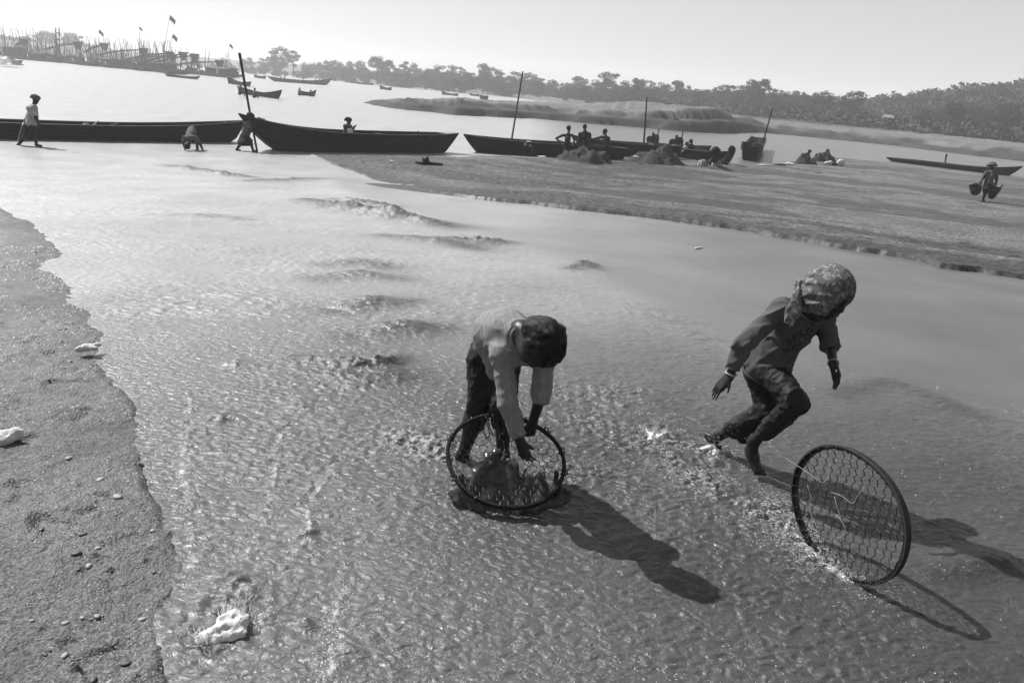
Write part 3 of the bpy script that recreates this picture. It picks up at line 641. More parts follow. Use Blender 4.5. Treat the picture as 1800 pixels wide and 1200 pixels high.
kp = [cap(kn, e1, .016, .018, .012), cap(P(1402, 498, 3.17), P(1412, 497, 3.18), .013, .013, .01), cap(e1, e2, .022, .026, .015, 0, (CAMDIR, .35)), cap(e2, e3, .026, .02, .01, 1, (CAMDIR, .3)), cap(e1, e4, .018, .02, .012, 0, (CAMDIR, .4)), cap(kn, P(1420, 512, 3.17), .014, .03, .02)]
sdf_obj('scarf_knot', kp, .0045, 'scarf_print', scarf, folds([.3, .1, 1], 42, .006, 2.))
ringband(K['wrR'] * .93 + K['elR'] * .07, K['wrR'] - K['elR'], .024, .0045, 'bracelet', 'bracelet', girl); ringband(K['wrL'] * .95 + K['elL'] * .05, K['wrL'] - K['elL'], .022, .0028, 'bracelet', 'bracelet', girl)
ringband(K['elL'] * .88 + K['wrL'] * .12, K['wrL'] - K['elL'], .0375, .003, 'sleeve_hem', 'light_cloth', shirt2)
# teeth: a small pale sliver between the lips
mt = hc2 + (hf * .405 - hz * .295) * S2; MB().box(mt, (.012, .003, .0035), R2).build('teeth', 'white_cloth', girl)
# printed letters on the chest, laid onto the shirt's surface
def lettering(txt, lines, origin, xdir, ydir, ndir, size, mat, parent, target):
    """flat print: letter outlines pressed onto the cloth"""
    dg = bpy.context.evaluated_depsgraph_get(); tv = np.empty(len(target.data.vertices) * 3, np.float32); target.data.vertices.foreach_get('co', tv); tv = tv.reshape(-1, 3) + base_of(target)
    from mathutils.bvhtree import BVHTree
    bv = BVHTree.FromPolygons([Vector(map(float, t)) for t in tv], [tuple(p.vertices) for p in target.data.polygons])
    for k, t in enumerate(lines):
        cu = bpy.data.curves.new('print', 'FONT'); cu.body = t; cu.size = size[k]; cu.offset = .0012; cu.space_character = 1.25
        ob = bpy.data.objects.new('print', cu); COL.objects.link(ob); bpy.context.view_layer.update()
        me = ob.to_mesh(); bm = bmesh.new(); bm.from_mesh(me); bmesh.ops.triangulate(bm, faces=bm.faces[:]); bmesh.ops.subdivide_edges(bm, edges=bm.edges[:], cuts=2)
        bmesh.ops.triangulate(bm, faces=bm.faces[:])
        vs_ = []
        for v_ in bm.verts:
            p = Vector(map(float, origin[k] + xdir * v_.co.x + ydir * v_.co.y + ndir * .25)); h_ = bv.ray_cast(p, Vector(map(float, -ndir)))
            vs_.append(np.array(h_[0]) + np.array(h_[1]) * .0012 if h_[0] else np.array(p) - ndir * .25)
        fs = [tuple(v_.index for v_ in f_.verts) for f_ in bm.faces]; bm.free(); ob.to_mesh_clear(); bpy.data.objects.remove(ob); bpy.data.curves.remove(cu)
        mesh_obj('printed_letters', np.array(vs_), fs, mat, parent)
ndir = unit(CAM - K['chest']); o1 = P(1386, 607, 3.28); o1b = P(1442, 572, 3.24); xd = unit((o1b - o1) - ndir * ((o1b - o1) @ ndir)); yd = unit(np.cross(ndir, xd)); yd = yd if yd[2] > 0 else -yd
lettering('', ['BRKAS', 'N2O O2'], [o1, P(1380, 622, 3.28)], xd, yd, ndir, [.042, .036], 'print_ink', shirt2, shirt2)

# ------------------------------------------------------------------ sieves: wooden hoop with a wire net of six-sided cells
def sieve(name, label, c, u, v, depth, cell, rim_parts, parent_z, sag=.03, clip=None):
    """hoop round centre c with half axes u, v (world vectors); the rim wall runs back by depth along the normal"""
    n = unit(np.cross(u, v)); n = n if n @ (CAM - c) > 0 else -n; ru, rv = np.linalg.norm(u), np.linalg.norm(v); eu, ev = unit(u), unit(v)
    t = thing(name, label, 'sieve', (c[0], c[1], parent_z))
    ang = np.linspace(0, 2 * math.pi, 73)
    for (nm, mat, rr, off, th, wd) in rim_parts:
        mb = MB(); pts = []
        for a in ang[:-1]:
            wob = 1 + .008 * math.sin(3 * a + 1) + .006 * math.sin(5 * a); o = eu * math.cos(a) * ru * rr * wob + ev * math.sin(a) * rv * rr * wob; od = unit(o)
            pts.append([c + o + od * th * i + n * (off + wd * j) for i, j in ((-1, -1), (1, -1), (1, 1), (-1, 1))])
        pts = np.array(pts); m = len(pts); mb.add(pts.reshape(-1, 3), [(i * 4 + k, i * 4 + (k + 1) % 4, ((i + 1) % m) * 4 + (k + 1) % 4, ((i + 1) % m) * 4 + k) for i in range(m) for k in range(4)])
        mb.build(nm, mat, t, False)
    # net
    rnd = random.Random(8); mb = MB(); sx = cell * math.sqrt(3); sy = cell * 1.5; seen = set(); R_ = max(ru, rv)
    def pt(a, b):
        rr = math.hypot(a / ru, b / rv); k = 1.0
        jx, jy = float(noise2(np.array([a * 14.]), np.array([b * 14.]))[0]), float(noise2(np.array([a * 14. + 30]), np.array([b * 14.]))[0])
        return c + eu * (a + jx * cell * .4) + ev * (b + jy * cell * .4) - n * sag * max(0, 1 - rr * rr), rr
    nmax = int(R_ / sy) + 2
    for j in range(-nmax, nmax + 1):
        for i in range(-nmax - 2, nmax + 3):
            cx, cy = (i + .5 * (j & 1)) * sx, j * sy
            hexv = [(cx + cell * math.sin(q_ * math.pi / 3), cy + cell * math.cos(q_ * math.pi / 3)) for q_ in range(6)]
            for q_ in range(6):
                a, b = hexv[q_], hexv[(q_ + 1) % 6]; key = tuple(sorted([(round(a[0], 4), round(a[1], 4)), (round(b[0], 4), round(b[1], 4))]))
                if key in seen: continue
                seen.add(key); (pa, ra), (pb, rb) = pt(*a), pt(*b)
                if (ra > 1.0 and rb > 1.0) or rnd.random() < .02: continue
                if ra > 1.0 or rb > 1.0:
                    (a, ra, pa), (b, rb, pb) = sorted([(a, ra, pa), (b, rb, pb)], key=lambda s: s[1]); k = (1 - ra) / (rb - ra); pb = pa + (pb - pa) * k
                tw = q_ % 3 == 1
                mb.tube([pa, pb], .0013 if not tw else .0018, 4, False)
    mb.build('wire_net', 'wire', t)
    return t, n, eu, ev
# rolling sieve
def solve_lr(a, b, want):
    lo, hi = 0., .6
    for _ in range(40):
        m = (lo + hi) / 2; d = np.linalg.norm(P(*a, 2.82 + m) - P(*b, 2.82 - m * 1.0)); lo, hi = (m, hi) if d < want else (lo, m)
    return P(*a, 2.82 + lo), P(*b, 2.82 - lo)
hl, hr = solve_lr((1394, 892), (1586, 918), .50); hb, ht = P(1512, 1024, 2.76), P(1468, 782, 2.84)
c2 = (hl + hr + hb + ht) / 4; u = (hr - hl) / 2; v = (ht - hb) / 2; n_ = unit(np.cross(u, v))
siv2, sn, seu, sev = sieve('sieve', 'round wire-net sieve rolling upright through the water ahead of the running child', c2, u, v, .05, .0215,
   [('rim', 'rim_wood', 1.0, -.010, .003, .0135), ('inner_rim', 'rim_wood', .968, -.008, .003, .008), ('rim_binding', 'boat_trim', 1.012, .004, .003, .005)], STREAM_TOP, .02)
for i in range(34):      # lashings that tie the net to the rim
    a = i / 34 * 2 * math.pi; e = lambda k: c2 + u * math.cos(a) * k + v * math.sin(a) * k
    MB().tube([e(.94), e(.985) + sn * .012, e(1.02) + sn * .004], .0022, 4).build('lashing', 'pole_wood', siv2)
for pts in ([(1388, 803, -.05), (1405, 815, -.04), (1430, 832, -.03), (1450, 848, -.02)], [(1450, 848, -.02), (1460, 838, -.01), (1458, 826, .0)], [(1424, 852, -.02), (1430, 875, -.02), (1428, 900, -.01), (1440, 928, -.01)], [(1466, 864, -.02), (1485, 870, -.03), (1503, 883, -.02), (1512, 870, -.02), (1524, 855, -.02)],
            [(1470, 872, -.01), (1476, 890, -.02), (1481, 905, -.02)], [(1472, 902, -.02), (1484, 912, -.03), (1491, 930, -.03), (1484, 942, -.03), (1474, 944, -.02)], [(1486, 970, 0.), (1492, 995, 0.), (1504, 1020, -.02)]):
    base = [np.array(P(x_, y_, (c2 - CAM) @ FW)) for x_, y_, _ in pts]
    pp = [b_ + n_ * 0 for b_ in base]
    out = []
    for (x_, y_, o_), b_ in zip(pts, base):      # onto the net's plane, then a little proud of it
        r_ = ray(x_, y_); d_ = ((c2 - CAM) @ sn) / (r_ @ sn); out.append(CAM + r_ * d_ + sn * (.006 - o_ * .4))
    MB().tube(bez(out, 6), .0010, 5).build('string', 'string', siv2, True)
# the boy's sieve
hl, hr = P(786, 803, 3.11), P(995, 818, 3.11); ht, hb = P(882, 724, 3.235), P(892, 888, 3.0); c1 = (hl + hr + ht + hb) / 4; u = (hr - hl) / 2; v = (ht - hb) / 2
siv1, sn1, _, _ = sieve('sieve', 'round wire-net sieve with bound cane rim, tipped in the water by the bending child', c1, u, v, .05, .0185,
   [('rim', 'rim_wood', 1.0, -.014, .004, .006), ('rim', 'rim_wood', .985, .004, .004, .006), ('rim', 'rim_wood', .965, -.004, .004, .006)], STREAM_TOP, .03)
for i in range(13):
    a = i / 13 * 2 * math.pi + .2; o = u * math.cos(a) + v * math.sin(a); od = unit(o); tt = unit(np.cross(sn1, od))
    MB().tube([c1 + o * .985 + (od * math.cos(k) + sn1 * math.sin(k)) * .0145 + tt * .003 * k - sn1 * .004 for k in np.linspace(0, 4 * math.pi, 18)], .0028, 4).build('lashing', 'rim_wood', siv1)
for (x_, y_) in ((846, 735), (858, 732), (872, 730), (882, 728)):     # loops of cord hanging from the top of the rim
    a, b, c_ = P(x_, y_ - 6, 3.19), P(x_ + 8, y_ + 32, 3.17), P(x_ + 14, y_ + 28, 3.17); MB().tube(bez([a, (a + b) / 2 + np.array([-.006, 0, 0]), b, c_, P(x_ + 8, y_ - 4, 3.19)], 6), .0028, 5).build('cord', 'rim_wood', siv1, True)
plain('bubble_glint', .6, .8, 40, .15, .6, 0)  # near-white foam colour with the sun's glint put into it
# ------------------------------------------------------------------ water thrown up round the sieves and feet
def splash(name, label, blobs, drops, seed, amp=.012, res=.0055, dropr=(.0009, .0028), mat='foam_water', fz=1., flat=None):
    rg = np.random.default_rng(seed); pr = [cap(a, b, ra, rb, .03, 0, flat) for a, b, ra, rb in blobs]
    v, f = sdf_mesh(pr, res, lambda X: amp * (noise3(X[:, 0] * 26, X[:, 1] * 26, X[:, 2] * 26 * fz + seed) * 1.3 + .8 * noise3(X[:, 0] * 70, X[:, 1] * 70, X[:, 2] * 70 * fz))) if pr else (np.zeros((0, 3)), np.zeros((0, 4), int))
    mb = MB()
    if pr: mb.v.append(v); mb.f += [tuple(q_) for q_ in f]; mb.n += len(v)
    oc = np.array([[1, 0, 0], [-1, 0, 0], [0, 1, 0], [0, -1, 0], [0, 0, 1], [0, 0, -1]], float); of = [(0, 2, 4), (2, 1, 4), (1, 3, 4), (3, 0, 4), (2, 0, 5), (1, 2, 5), (3, 1, 5), (0, 3, 5)]
    for (c, sp_, n) in drops:
        for _ in range(n):
            p = c + rg.normal(size=3) * np.array(sp_); r_ = rg.uniform(*dropr) * rg.uniform(.6, 1.3)
            if p[2] < STREAM_TOP - .01: p[2] = STREAM_TOP + rg.uniform(0, .01)
            mb.add(p + oc * r_ * np.array([1, 1, rg.uniform(.8, 1.8)]), of)
    o = mb.build(name, mat, None, True); return tag(o, label, 'splash', None, 'stuff')
q = Nodes('foam_water', .25, .5); co = q.coord(); q.color(q.ramp(q.noise(co, 60, 4, .7), [(.35, .06), (.66, .34)])); q.bump(q.noise(co, 120, 3), .6, .004)
q = Nodes('splash_water', .2, .35); q.b.inputs['IOR'].default_value = 1.33; co = q.coord(); q.color(q.ramp(q.noise(co, 25, 3), [(.35, .018), (.65, .05)])); q.bump(q.noise(co, 60, 3), .4, .004)
ST = STREAM_TOP
bl = []
for (x_, y0, y1, d_, r0, r1) in ((815, 868, 838, 3.08, .03, .012), (838, 880, 826, 3.06, .05, .02), (858, 884, 806, 3.06, .055, .022), (876, 886, 796, 3.08, .06, .02), (900, 886, 816, 3.07, .06, .025), (930, 884, 846, 3.06, .05, .03), (955, 878, 838, 3.07, .045, .022), (978, 868, 836, 3.08, .034, .016)):
    bl.append((P(x_, y0, d_), P(x_ + random.uniform(-6, 6), y1, d_ + .03), r0, r1))
for (x_, y0, y1, dx) in ((820, 850, 826, -6), (846, 830, 806, -4), (862, 815, 790, 3), (884, 805, 786, 2), (898, 822, 800, 6), (918, 840, 818, 8), (948, 842, 822, -3), (970, 842, 824, 6), (838, 838, 818, 6)): bl.append((P(x_, y0, 3.07), P(x_ + dx, y1, 3.09), .011, .003))
for x_ in range(800, 990, 22): bl.append((P(x_, 886 - abs(x_ - 895) * .14, 3.06), P(x_ + 20, 886 - abs(x_ - 875) * .14, 3.06), .03, .03))
splash('water_splash', 'dark muddy water spilling through the sieve held by the bending child', bl, [(P(890, 830, 3.0), (.10, .05, .06), 300), (P(800, 870, 3.05), (.03, .05, .03), 90)], 1, .010, mat='splash_water', fz=.45, flat=(sn1, .4))
splash('water_splash', 'white splash kicked up behind the running child', [(P(1140, 778, 3.83), P(1150, 762, 3.84), .022, .016), (P(1152, 778, 3.82), P(1170, 764, 3.82), .028, .022), (P(1170, 781, 3.8), P(1190, 778, 3.8), .022, .012), (P(1138, 770, 3.86), P(1136, 742, 3.88), .012, .004)], [(P(1150, 745, 3.8), (.09, .09, .035), 420), (P(1110, 715, 3.95), (.14, .12, .012), 260)], 2, .0035)
splash('water_splash', 'spray around the trailing foot of the running child', [(P(1236, 792, 3.74), P(1252, 786, 3.73), .024, .018), (P(1256, 800, 3.70), P(1278, 796, 3.72), .024, .02)], [(P(1262, 778, 3.66), (.07, .06, .035), 420), (P(1300, 760, 3.6), (.08, .05, .05), 90), (P(1230, 815, 3.62), (.14, .08, .008), 320)], 3, .004)
splash('water_splash', 'thin wave of spray thrown up along the rolling sieve', [(P(1300, 892, 3.3), P(1345, 919, 3.18), .006, .012), (P(1345, 919, 3.18), P(1390, 938, 3.08), .012, .012), (P(1390, 938, 3.08), P(1420, 968, 2.97), .014, .018), (P(1420, 968, 2.97), P(1460, 1003, 2.86), .018, .012), (P(1460, 1003, 2.86), P(1500, 1026, 2.78), .012, .008), (P(1345, 915, 3.2), P(1352, 900, 3.2), .008, .004), (P(1385, 930, 3.08), P(1380, 908, 3.09), .009, .004)],
   [(P(1390, 925, 3.05), (.09, .08, .03), 420), (P(1440, 1000, 2.86), (.08, .07, .02), 380), (P(1320, 880, 3.28), (.12, .09, .012), 420), (P(1430, 1040, 2.78), (.10, .08, .006), 160)], 4, .007)

# ------------------------------------------------------------------ boats
def hull(root, A, B, beam, hm, ra, rb, over=.12, draft=.12, planks=4, pw=2.2, mat='boat_wood', sec=29, tipw=.10, inner=True):
    """A, B: plan ends of the gunwale (world xy). hm: freeboard amidships, ra/rb: rise of the ends. over: overhang of each end as a share of length"""
    A, B = np.asarray(A[:2], float), np.asarray(B[:2], float); L = np.linalg.norm(B - A); ux = np.append((B - A) / L, 0); uy = np.array([-ux[1], ux[0], 0]); s = np.linspace(0, 1, sec); c = 2 * s - 1
    wb = beam / 2 * (tipw + (1 - tipw) * (1 - np.abs(c) ** pw)); gz = hm + np.where(c < 0, ra, rb) * np.abs(c) ** 2.4
    ovA, ovB = (over, over) if np.isscalar(over) else over
    e = np.clip(np.where(c < 0, (ovA - s) / ovA, (s - 1 + ovB) / ovB), 0, 1); bz = -draft + (gz - .05 + draft) * e ** 1.25
    O = np.append(A, 0.)
    def pt(i, t, side, off=0.):
        # t 0 keel .. 1 gunwale
        yy = wb[i] * (0 if t <= 0 else .62 + .38 * t ** .7) + off; zz = bz[i] + (gz[i] - bz[i]) * max(t, 0) ** 1.15
        return O + ux * s[i] * L + uy * side * yy + np.array([0, 0, zz])
    ts = np.linspace(0.02, 1, planks + 1)
    m = MB()
    for side in (-1, 1): m.grid([[pt(i, t, side, -.03) for t in [0] + list(ts)] for i in range(sec)])
    m.build('hull_lining', mat, root, False)
    for side in (-1, 1):
        for k in range(planks):
            m = MB(); lo, hi = ts[k] - (.012 if k else .02), ts[k + 1] - .018 if k < planks - 1 else 1.0; ob = .004 * ((k * 7) % 3)
            m.grid([[pt(i, hi, side, .0 + ob), pt(i, lo, side, .012 + ob), pt(i, lo, side, -.02), pt(i, hi, side, -.02), pt(i, hi, side, .0 + ob)] for i in range(sec)]); m.build('plank', mat, root)
        m = MB(); m.tube([pt(i, 1.0, side, 0) + np.array([0, 0, .015]) for i in range(sec)], .04, 4, True, .6).build('gunwale', 'boat_trim' if mat == 'boat_wood' else mat, root)
    return O, ux, uy, L, lambda u_, y_, z_: O + ux * u_ * L + uy * y_ + np.array([0, 0, z_])
def boat(name, label, A, B, beam, hm, ra, rb, group=None, thw=(.25, .5, .75), decks=(1, 1), loc=None, **kw):
    c = (np.asarray(A[:2]) + np.asarray(B[:2])) / 2; t = thing(name, label, 'boat', (c[0], c[1], 0), group); r = hull(t, A, B, beam, hm, ra, rb, **kw); at = r[4]; ux, uy = r[1], r[2]; L = r[3]
    for u_ in thw:
        m = MB(); m.box(at(u_, 0, hm - .06), (.10, beam / 2 * .93, .018), np.array([ux, uy, Z])).build('thwart', 'boat_trim', t)
    pw = kw.get('pw', 2.2); tw = kw.get('tipw', .10)
    for d_, (u0, u1), ri in ((decks[0], (0.0, .085), ra), (decks[1], (.915, 1.0), rb)):
        if d_:
            m = MB(); P4 = []
            for u_ in np.linspace(u0, u1, 5):
                cc = 2 * u_ - 1; wdt = beam / 2 * (tw + (1 - tw) * (1 - abs(cc) ** pw)); zz = hm + ri * abs(cc) ** 2.4 + .035; P4.append([at(u_, -wdt, zz), at(u_, wdt, zz)])
            P4 = np.array(P4); m.grid(P4); m.grid(P4[::-1] - np.array([0, 0, .03])); m.build('end_deck', 'pale_wood' if d_ == 2 else 'boat_trim', t)
    return t, at
def bt(name, label, e0, e1, beam, hm, **kw):
    """boat from the two ends of its gunwale given as (px, py, depth)"""
    A, B = P(*e0), P(*e1); return boat(name, label, A, B, beam, hm, A[2] - hm, B[2] - hm, **kw)
b1, at1 = bt('wooden_boat', 'very long dark plank boat cut off by the left edge of the picture', (-300, 198, 21.3), (432, 213, 28.6), 1.45, .50, over=(.05, .06), pw=4., thw=(.55, .68, .82), decks=(1, 0))
b2, at2 = bt('wooden_boat', 'dark plank boat with raised bow beside the person holding a long pole', (421, 201, 25.7), (804, 235, 31.4), 1.6, .70, over=(.16, .10), pw=3.2, thw=(.3, .62, .8), decks=(1, 2), draft=.1, planks=5)
b3, at3 = bt('wooden_boat', 'dark plank boat with blunt raised end, behind the three standing workers', (816, 237, 32.2), (1105, 262, 35.2), 1.5, .56, over=(.1, .05), pw=3.2, thw=(.4, .6))
b4, at4 = bt('wooden_boat', 'dark plank boat nosing out between the standing workers and the second gravel heap', (1010, 239, 36.8), (1200, 257, 38.2), 1.4, .6, over=(.1, .05), pw=3., thw=(.45, .6))
b6, at6 = bt('wooden_boat', 'engine boat with thick dark upturned bow beside the second gravel heap', (1178, 254, 40.), (1291, 266, 37.2), 1.35, .46, over=(.06, .14), pw=3.2, thw=(.3, .5), decks=(1, 1), planks=4)
b5, at5 = bt('wooden_boat', 'small engine boat showing only its stern behind the dark plank boats', (1138, 250, 42.), (1250, 257, 42.5), 1.2, .40, over=.08, pw=3., thw=(.5,))
b7, at7 = boat('wooden_boat', 'short boat seen end-on with a boxy engine on its stern', PZ(1318, 284, .0) + np.array([0, .2, 0]), PZ(1330, 262, .0), 1.15, .66, .12, .2, over=(.04, .1), pw=4.5, tipw=.82, thw=(.5,), decks=(1, 0))
b8, at8 = bt('wooden_boat', 'slim low boat lying beyond the man who carries two baskets', (1559, 277, 51.5), (1797, 293, 45.5), 1.2, .26, over=.1, pw=3., thw=(.3, .7))
# carved bow post on the engine boat
for k, (x0, y0, x1, y1, r0, r1) in enumerate(((1266, 288, 1287, 264, .19, .15), (1244, 287, 1260, 268, .16, .19))):
    p0, p1 = PZ(x0, y0, -.05), PZ(x1, y1, .8); m = MB().tube(bez([p0, p0 * .5 + p1 * .5 + np.array([.1, 0, -.1]), p1, p1 + np.array([-.12, 0, .08])], 5), np.linspace(r0, r1, 16), 10); m.build('bow_post', 'boat_wood', b6, True)
# engines: block, flywheel, exhaust
def engine(at, u_, y_, z_, parent, s=1.):
    c = at(u_, y_, z_); m = MB().box(c + np.array([0, 0, .22 * s]), (.24 * s, .2 * s, .2 * s)).box(c + np.array([.05, 0, .46 * s]), (.15 * s, .14 * s, .07 * s)).build('engine_block', 'iron', parent); parent = m
    MB().tube([c + np.array([-.26 * s, -.06, .24 * s]), c + np.array([-.26 * s, .04, .24 * s])], .19 * s, 14).build('flywheel', 'iron', parent)
    MB().tube([c + np.array([.16 * s, 0, .5 * s]), c + np.array([.2 * s, 0, .85 * s])], .03 * s, 6).build('exhaust_pipe', 'iron', parent); MB().tube([c + np.array([-.1, 0, .4]) * s, c + np.array([-.1, 0, .62]) * s], .07 * s, 8).build('fuel_tank', 'iron', parent)
engine(at5, .10, 0, .40, b5, 1.0); engine(at6, .12, 0, .44, b6, 1.05); 
c7 = at7(.04, .0, .66); MB().box(c7 + np.array([-.32, .05, .1]), (.2, .2, .22)).build('engine_box', 'boat_wood', b7)
for k in range(3): MB().box(c7 + np.array([.3, .15, .02 + .11 * k]), (.2, .16, .035)).build('engine_fin', 'iron', b7)
# loose gear in and on the boats
def gear(name, label, cat, pts, r, mat, z=None, n=6): 
    o = MB().tube(pts, r, n).build(name, mat); return tag(o, label, cat)
def PB(px, py, ref): d = (np.asarray(ref) - CAM) @ FW; return P(px, py, d)
gear('tool', 'pale tool handle leaning from the long left boat, next to the pale heap', 'tool', [PB(157, 226, at1(.6, 0, .5)), PB(173, 213, at1(.63, 0, .5))], .025, 'pale_wood')
gear('tool', 'pale tool handle lying lower across the long left boat, right of its twin', 'tool', [PB(180, 226, at1(.65, 0, .5)), PB(207, 216, at1(.67, 0, .5))], .025, 'pale_wood')
gear('tool', 'short tool handle near the right end of the long left boat', 'tool', [PB(389, 223, at1(.95, 0, .5)), PB(397, 213, at1(.95, 0, .5))], .022, 'pale_wood')
def u_at(at, px, z=.4):
    """where along a boat a picture column falls"""
    lo, hi = 0., 1.
    for _ in range(30):
        m_ = (lo + hi) / 2; q_ = at(m_, 0, z) - CAM; x_ = 900 + LENS_PX * (q_ @ RT) / (q_ @ FW); lo, hi = (m_, hi) if x_ < px else (lo, m_)
    return at(lo, 0, z)
def heap(name, label, cat, px, py, base_z, wpx, hgt, mat, seed, depth_k=.7, kind=None, rough=.06, rings=30, segs=64, boat_=None):
    c = PZ(px, py, base_z) if boat_ is None else u_at(boat_, px, base_z); d = (c - CAM) @ FW; rx = wpx / 2 * d / LENS_PX; vs_ = []; fs = []
    for i in range(rings + 1):
        t = i / rings
        for k in range(segs):
            a = 2 * math.pi * k / segs; rr = t * (1 + .12 * math.sin(2 * a + seed) + .08 * math.sin(5 * a + seed * 2)); x_, y_ = rx * rr * math.cos(a), rx * depth_k * rr * math.sin(a)
            vs_.append([x_, y_, hgt * max(0., 1 - t * t) ** 1.35])
    V = np.array(vs_); V[:, 2] *= 1.; V[:, 2] += rough * hgt * 2 * fbm2(V[:, 0] * 2.2 / max(rx, .3) + seed, V[:, 1] * 2.2 / max(rx, .3), 3) * np.clip(V[:, 2] / hgt * 2, 0, 1) + (rough * .5 * np.abs(noise2(V[:, 0] * 7 + seed, V[:, 1] * 7)) + rough * .35 * noise2(V[:, 0] * 17 + seed, V[:, 1] * 17)) * np.clip(V[:, 2] / hgt * 3, 0, 1)
    V[:, 2] -= .04; fs = [(i * segs + k, i * segs + (k + 1) % segs, (i + 1) * segs + (k + 1) % segs, (i + 1) * segs + k) for i in range(rings) for k in range(segs)]
    return tag(mesh_obj(name, V + c, [f_[::-1] for f_ in fs], mat, None, True), label, cat, None, kind)
heap('gravel_heap', 'pale heap of gravel in the long left boat', 'gravel heap', 153, 226, .32, 30, .24, 'light_cloth', 1, .6, boat_=at1)
heap('gravel_heap', 'grey heap of sand in the long left boat, behind the stooping person', 'gravel heap', 315, 226, .32, 28, .26, 'sandbar_sand', 2, .6, boat_=at1)
heap('gravel_heap', 'pale gravel at the right end of the long left boat', 'gravel heap', 400, 224, .4, 20, .2, 'light_cloth', 3, .6, boat_=at1)
heap('gravel_heap', 'tall dark gravel heap at the feet of the three standing workers', 'gravel heap', 1026, 285, .05, 116, .60, 'grit_pile', 4, .6, rough=.2)
heap('gravel_heap', 'widest dark gravel heap, right of the three standing workers', 'gravel heap', 1155, 288, .05, 134, .66, 'grit_pile', 5, .55, rough=.2)
heap('gravel_heap', 'small pale gravel heap in front of the crouching person', 'gravel heap', 1414, 289, .05, 52, .5, 'grit_pile', 6, .6, rough=.18)
heap('gravel_heap', 'small rounded gravel heap right of the crouching person', 'gravel heap', 1447, 284, .05, 46, .62, 'grit_pile', 7, .6, rough=.18)
# cloths and poles
def drape(name, label, tl, tr, drop, mat, n=9, wav=.03):
    pts = []
    for j in range(8):
        v_ = j / 7; row = []
        for i in range(n * 2):
            u_ = i / (n * 2 - 1); p = tl * (1 - u_) + tr * u_; p = p + np.array([0, -.06 - .05 * math.sin(u_ * 17 + j * .3) * (.3 + v_) * wav / .03 * .5, -drop * v_ * (1 - .15 * math.sin(u_ * 9))]); row.append(p)
        pts.append(row)
    pts = np.array(pts); m = MB().grid(pts); m.grid(pts[::-1] + np.array([0, .012, 0])); o = m.build(name, mat, None, True); return tag(o, label, 'cloth')
d2 = at2(.62, -.82, .66); drape('cloth', 'white cloth hung over the side of the boat with the seated child', PB(649, 237, d2), PB(665, 239, d2), .68, 'white_cloth', wav=.1)
d2 = at2(.2, -.72, .8); drape('cloth', 'grey triangular cloth hung near the raised bow of the dark boat', PB(482, 222, d2), PB(511, 226, d2), .42, 'mid_cloth')
tag(MB().box(PB(615, 231, at2(.5, -.8, .8)), (.1, .02, .075)).box(PB(615, 229, at2(.5, -.8, .8)), (.11, .025, .012)).build('packet', 'white_cloth'), 'small white packet on the boat edge beside the seated child', 'packet')
gear('boat_pole', 'thin dark stake standing against the side of the boat with the white cloth', 'pole', [PB(735, 230, at2(.82, -.85, 0)), PB(732, 268, at2(.82, -.85, 0))], .025, 'pole_wood')
gear('boat_pole', 'long dark pole gripped by the person at the raised bow', 'pole', [P(452, 267, 25.75), P(436, 180, 25.8), P(421, 94, 25.9)], [.035, .04, .05], 'rim_wood', n=8)
gear('boat_pole', 'tall thin pole planted in the boat left of the three workers', 'pole', [PB(898, 254, at3(.3, 0, .3)), PB(919, 126, at3(.3, 0, .3))], [.045, .035], 'pole_wood')
gear('boat_pole', 'upright thin pole rising above the widest gravel heap', 'pole', [PB(1131, 262, at4(.6, 0, .3)), PB(1137, 172, at4(.6, 0, .3))], [.05, .035], 'pole_wood')
gear('boat_pole', 'leaning thin pole beside the boat seen end-on', 'pole', [PZ(1331, 288, -.05), P(1358, 190, 38.5)], [.045, .03], 'pole_wood')
gear('rudder_pole', 'short bar with a knob lying on the raised bow', 'pole', [PB(453, 207, at2(.1, 0, 1)), PB(466, 211, at2(.1, 0, 1))], .03, 'rim_wood')
gear('plank', 'pale curved plank laid across the boats behind the widest heap', 'plank', bez([PB(1140, 252, at4(.7, 0, .6)), PB(1165, 262, at4(.8, -.3, .6)), PB(1185, 255, at4(.95, -.3, .6))], 6), .05, 'pale_wood')
gear('boat_post', 'short post with a rag standing in the slim low boat', 'post', [PB(1660, 293, at8(.45, 0, .3)), PB(1664, 271, at8(.45, 0, .3))], [.04, .06], 'dark_cloth')
gear('oar', 'oar lying along the middle boat near the right end', 'oar', [PB(698, 238, at2(.75, 0, .7)), PB(735, 243, at2(.8, -.4, .7))], .025, 'pale_wood')

# things lying on the sandbar
def lump(name, label, cat, px, py, wpx, hpx, mat, seed, flat=.6, z=.06, amp=.25):
    c = PZ(px, py, z); d = (c - CAM) @ FW; a = wpx / 2 * d / LENS_PX; h_ = hpx * d / LENS_PX; vs_ = []; n, m_ = 12, 8
    for i in range(m_ + 1):
        for k in range(n):
            th = math.pi * i / m_; ph = 2 * math.pi * k / n; vs_.append([a * math.sin(th) * math.cos(ph), a * flat * math.sin(th) * math.sin(ph), h_ * (.45 + .55 * math.cos(th))])
    V = np.array(vs_); V *= (1 + amp * noise3(V[:, 0] / a * 1.3 + seed, V[:, 1] / a * 1.3, V[:, 2] / max(h_, .01) * 1.3))[:, None]
    return tag(mesh_obj(name, V + c, [(i * n + k, (i + 1) * n + k, (i + 1) * n + (k + 1) % n, i * n + (k + 1) % n) for i in range(m_) for k in range(n)], mat, None, True), label, cat)
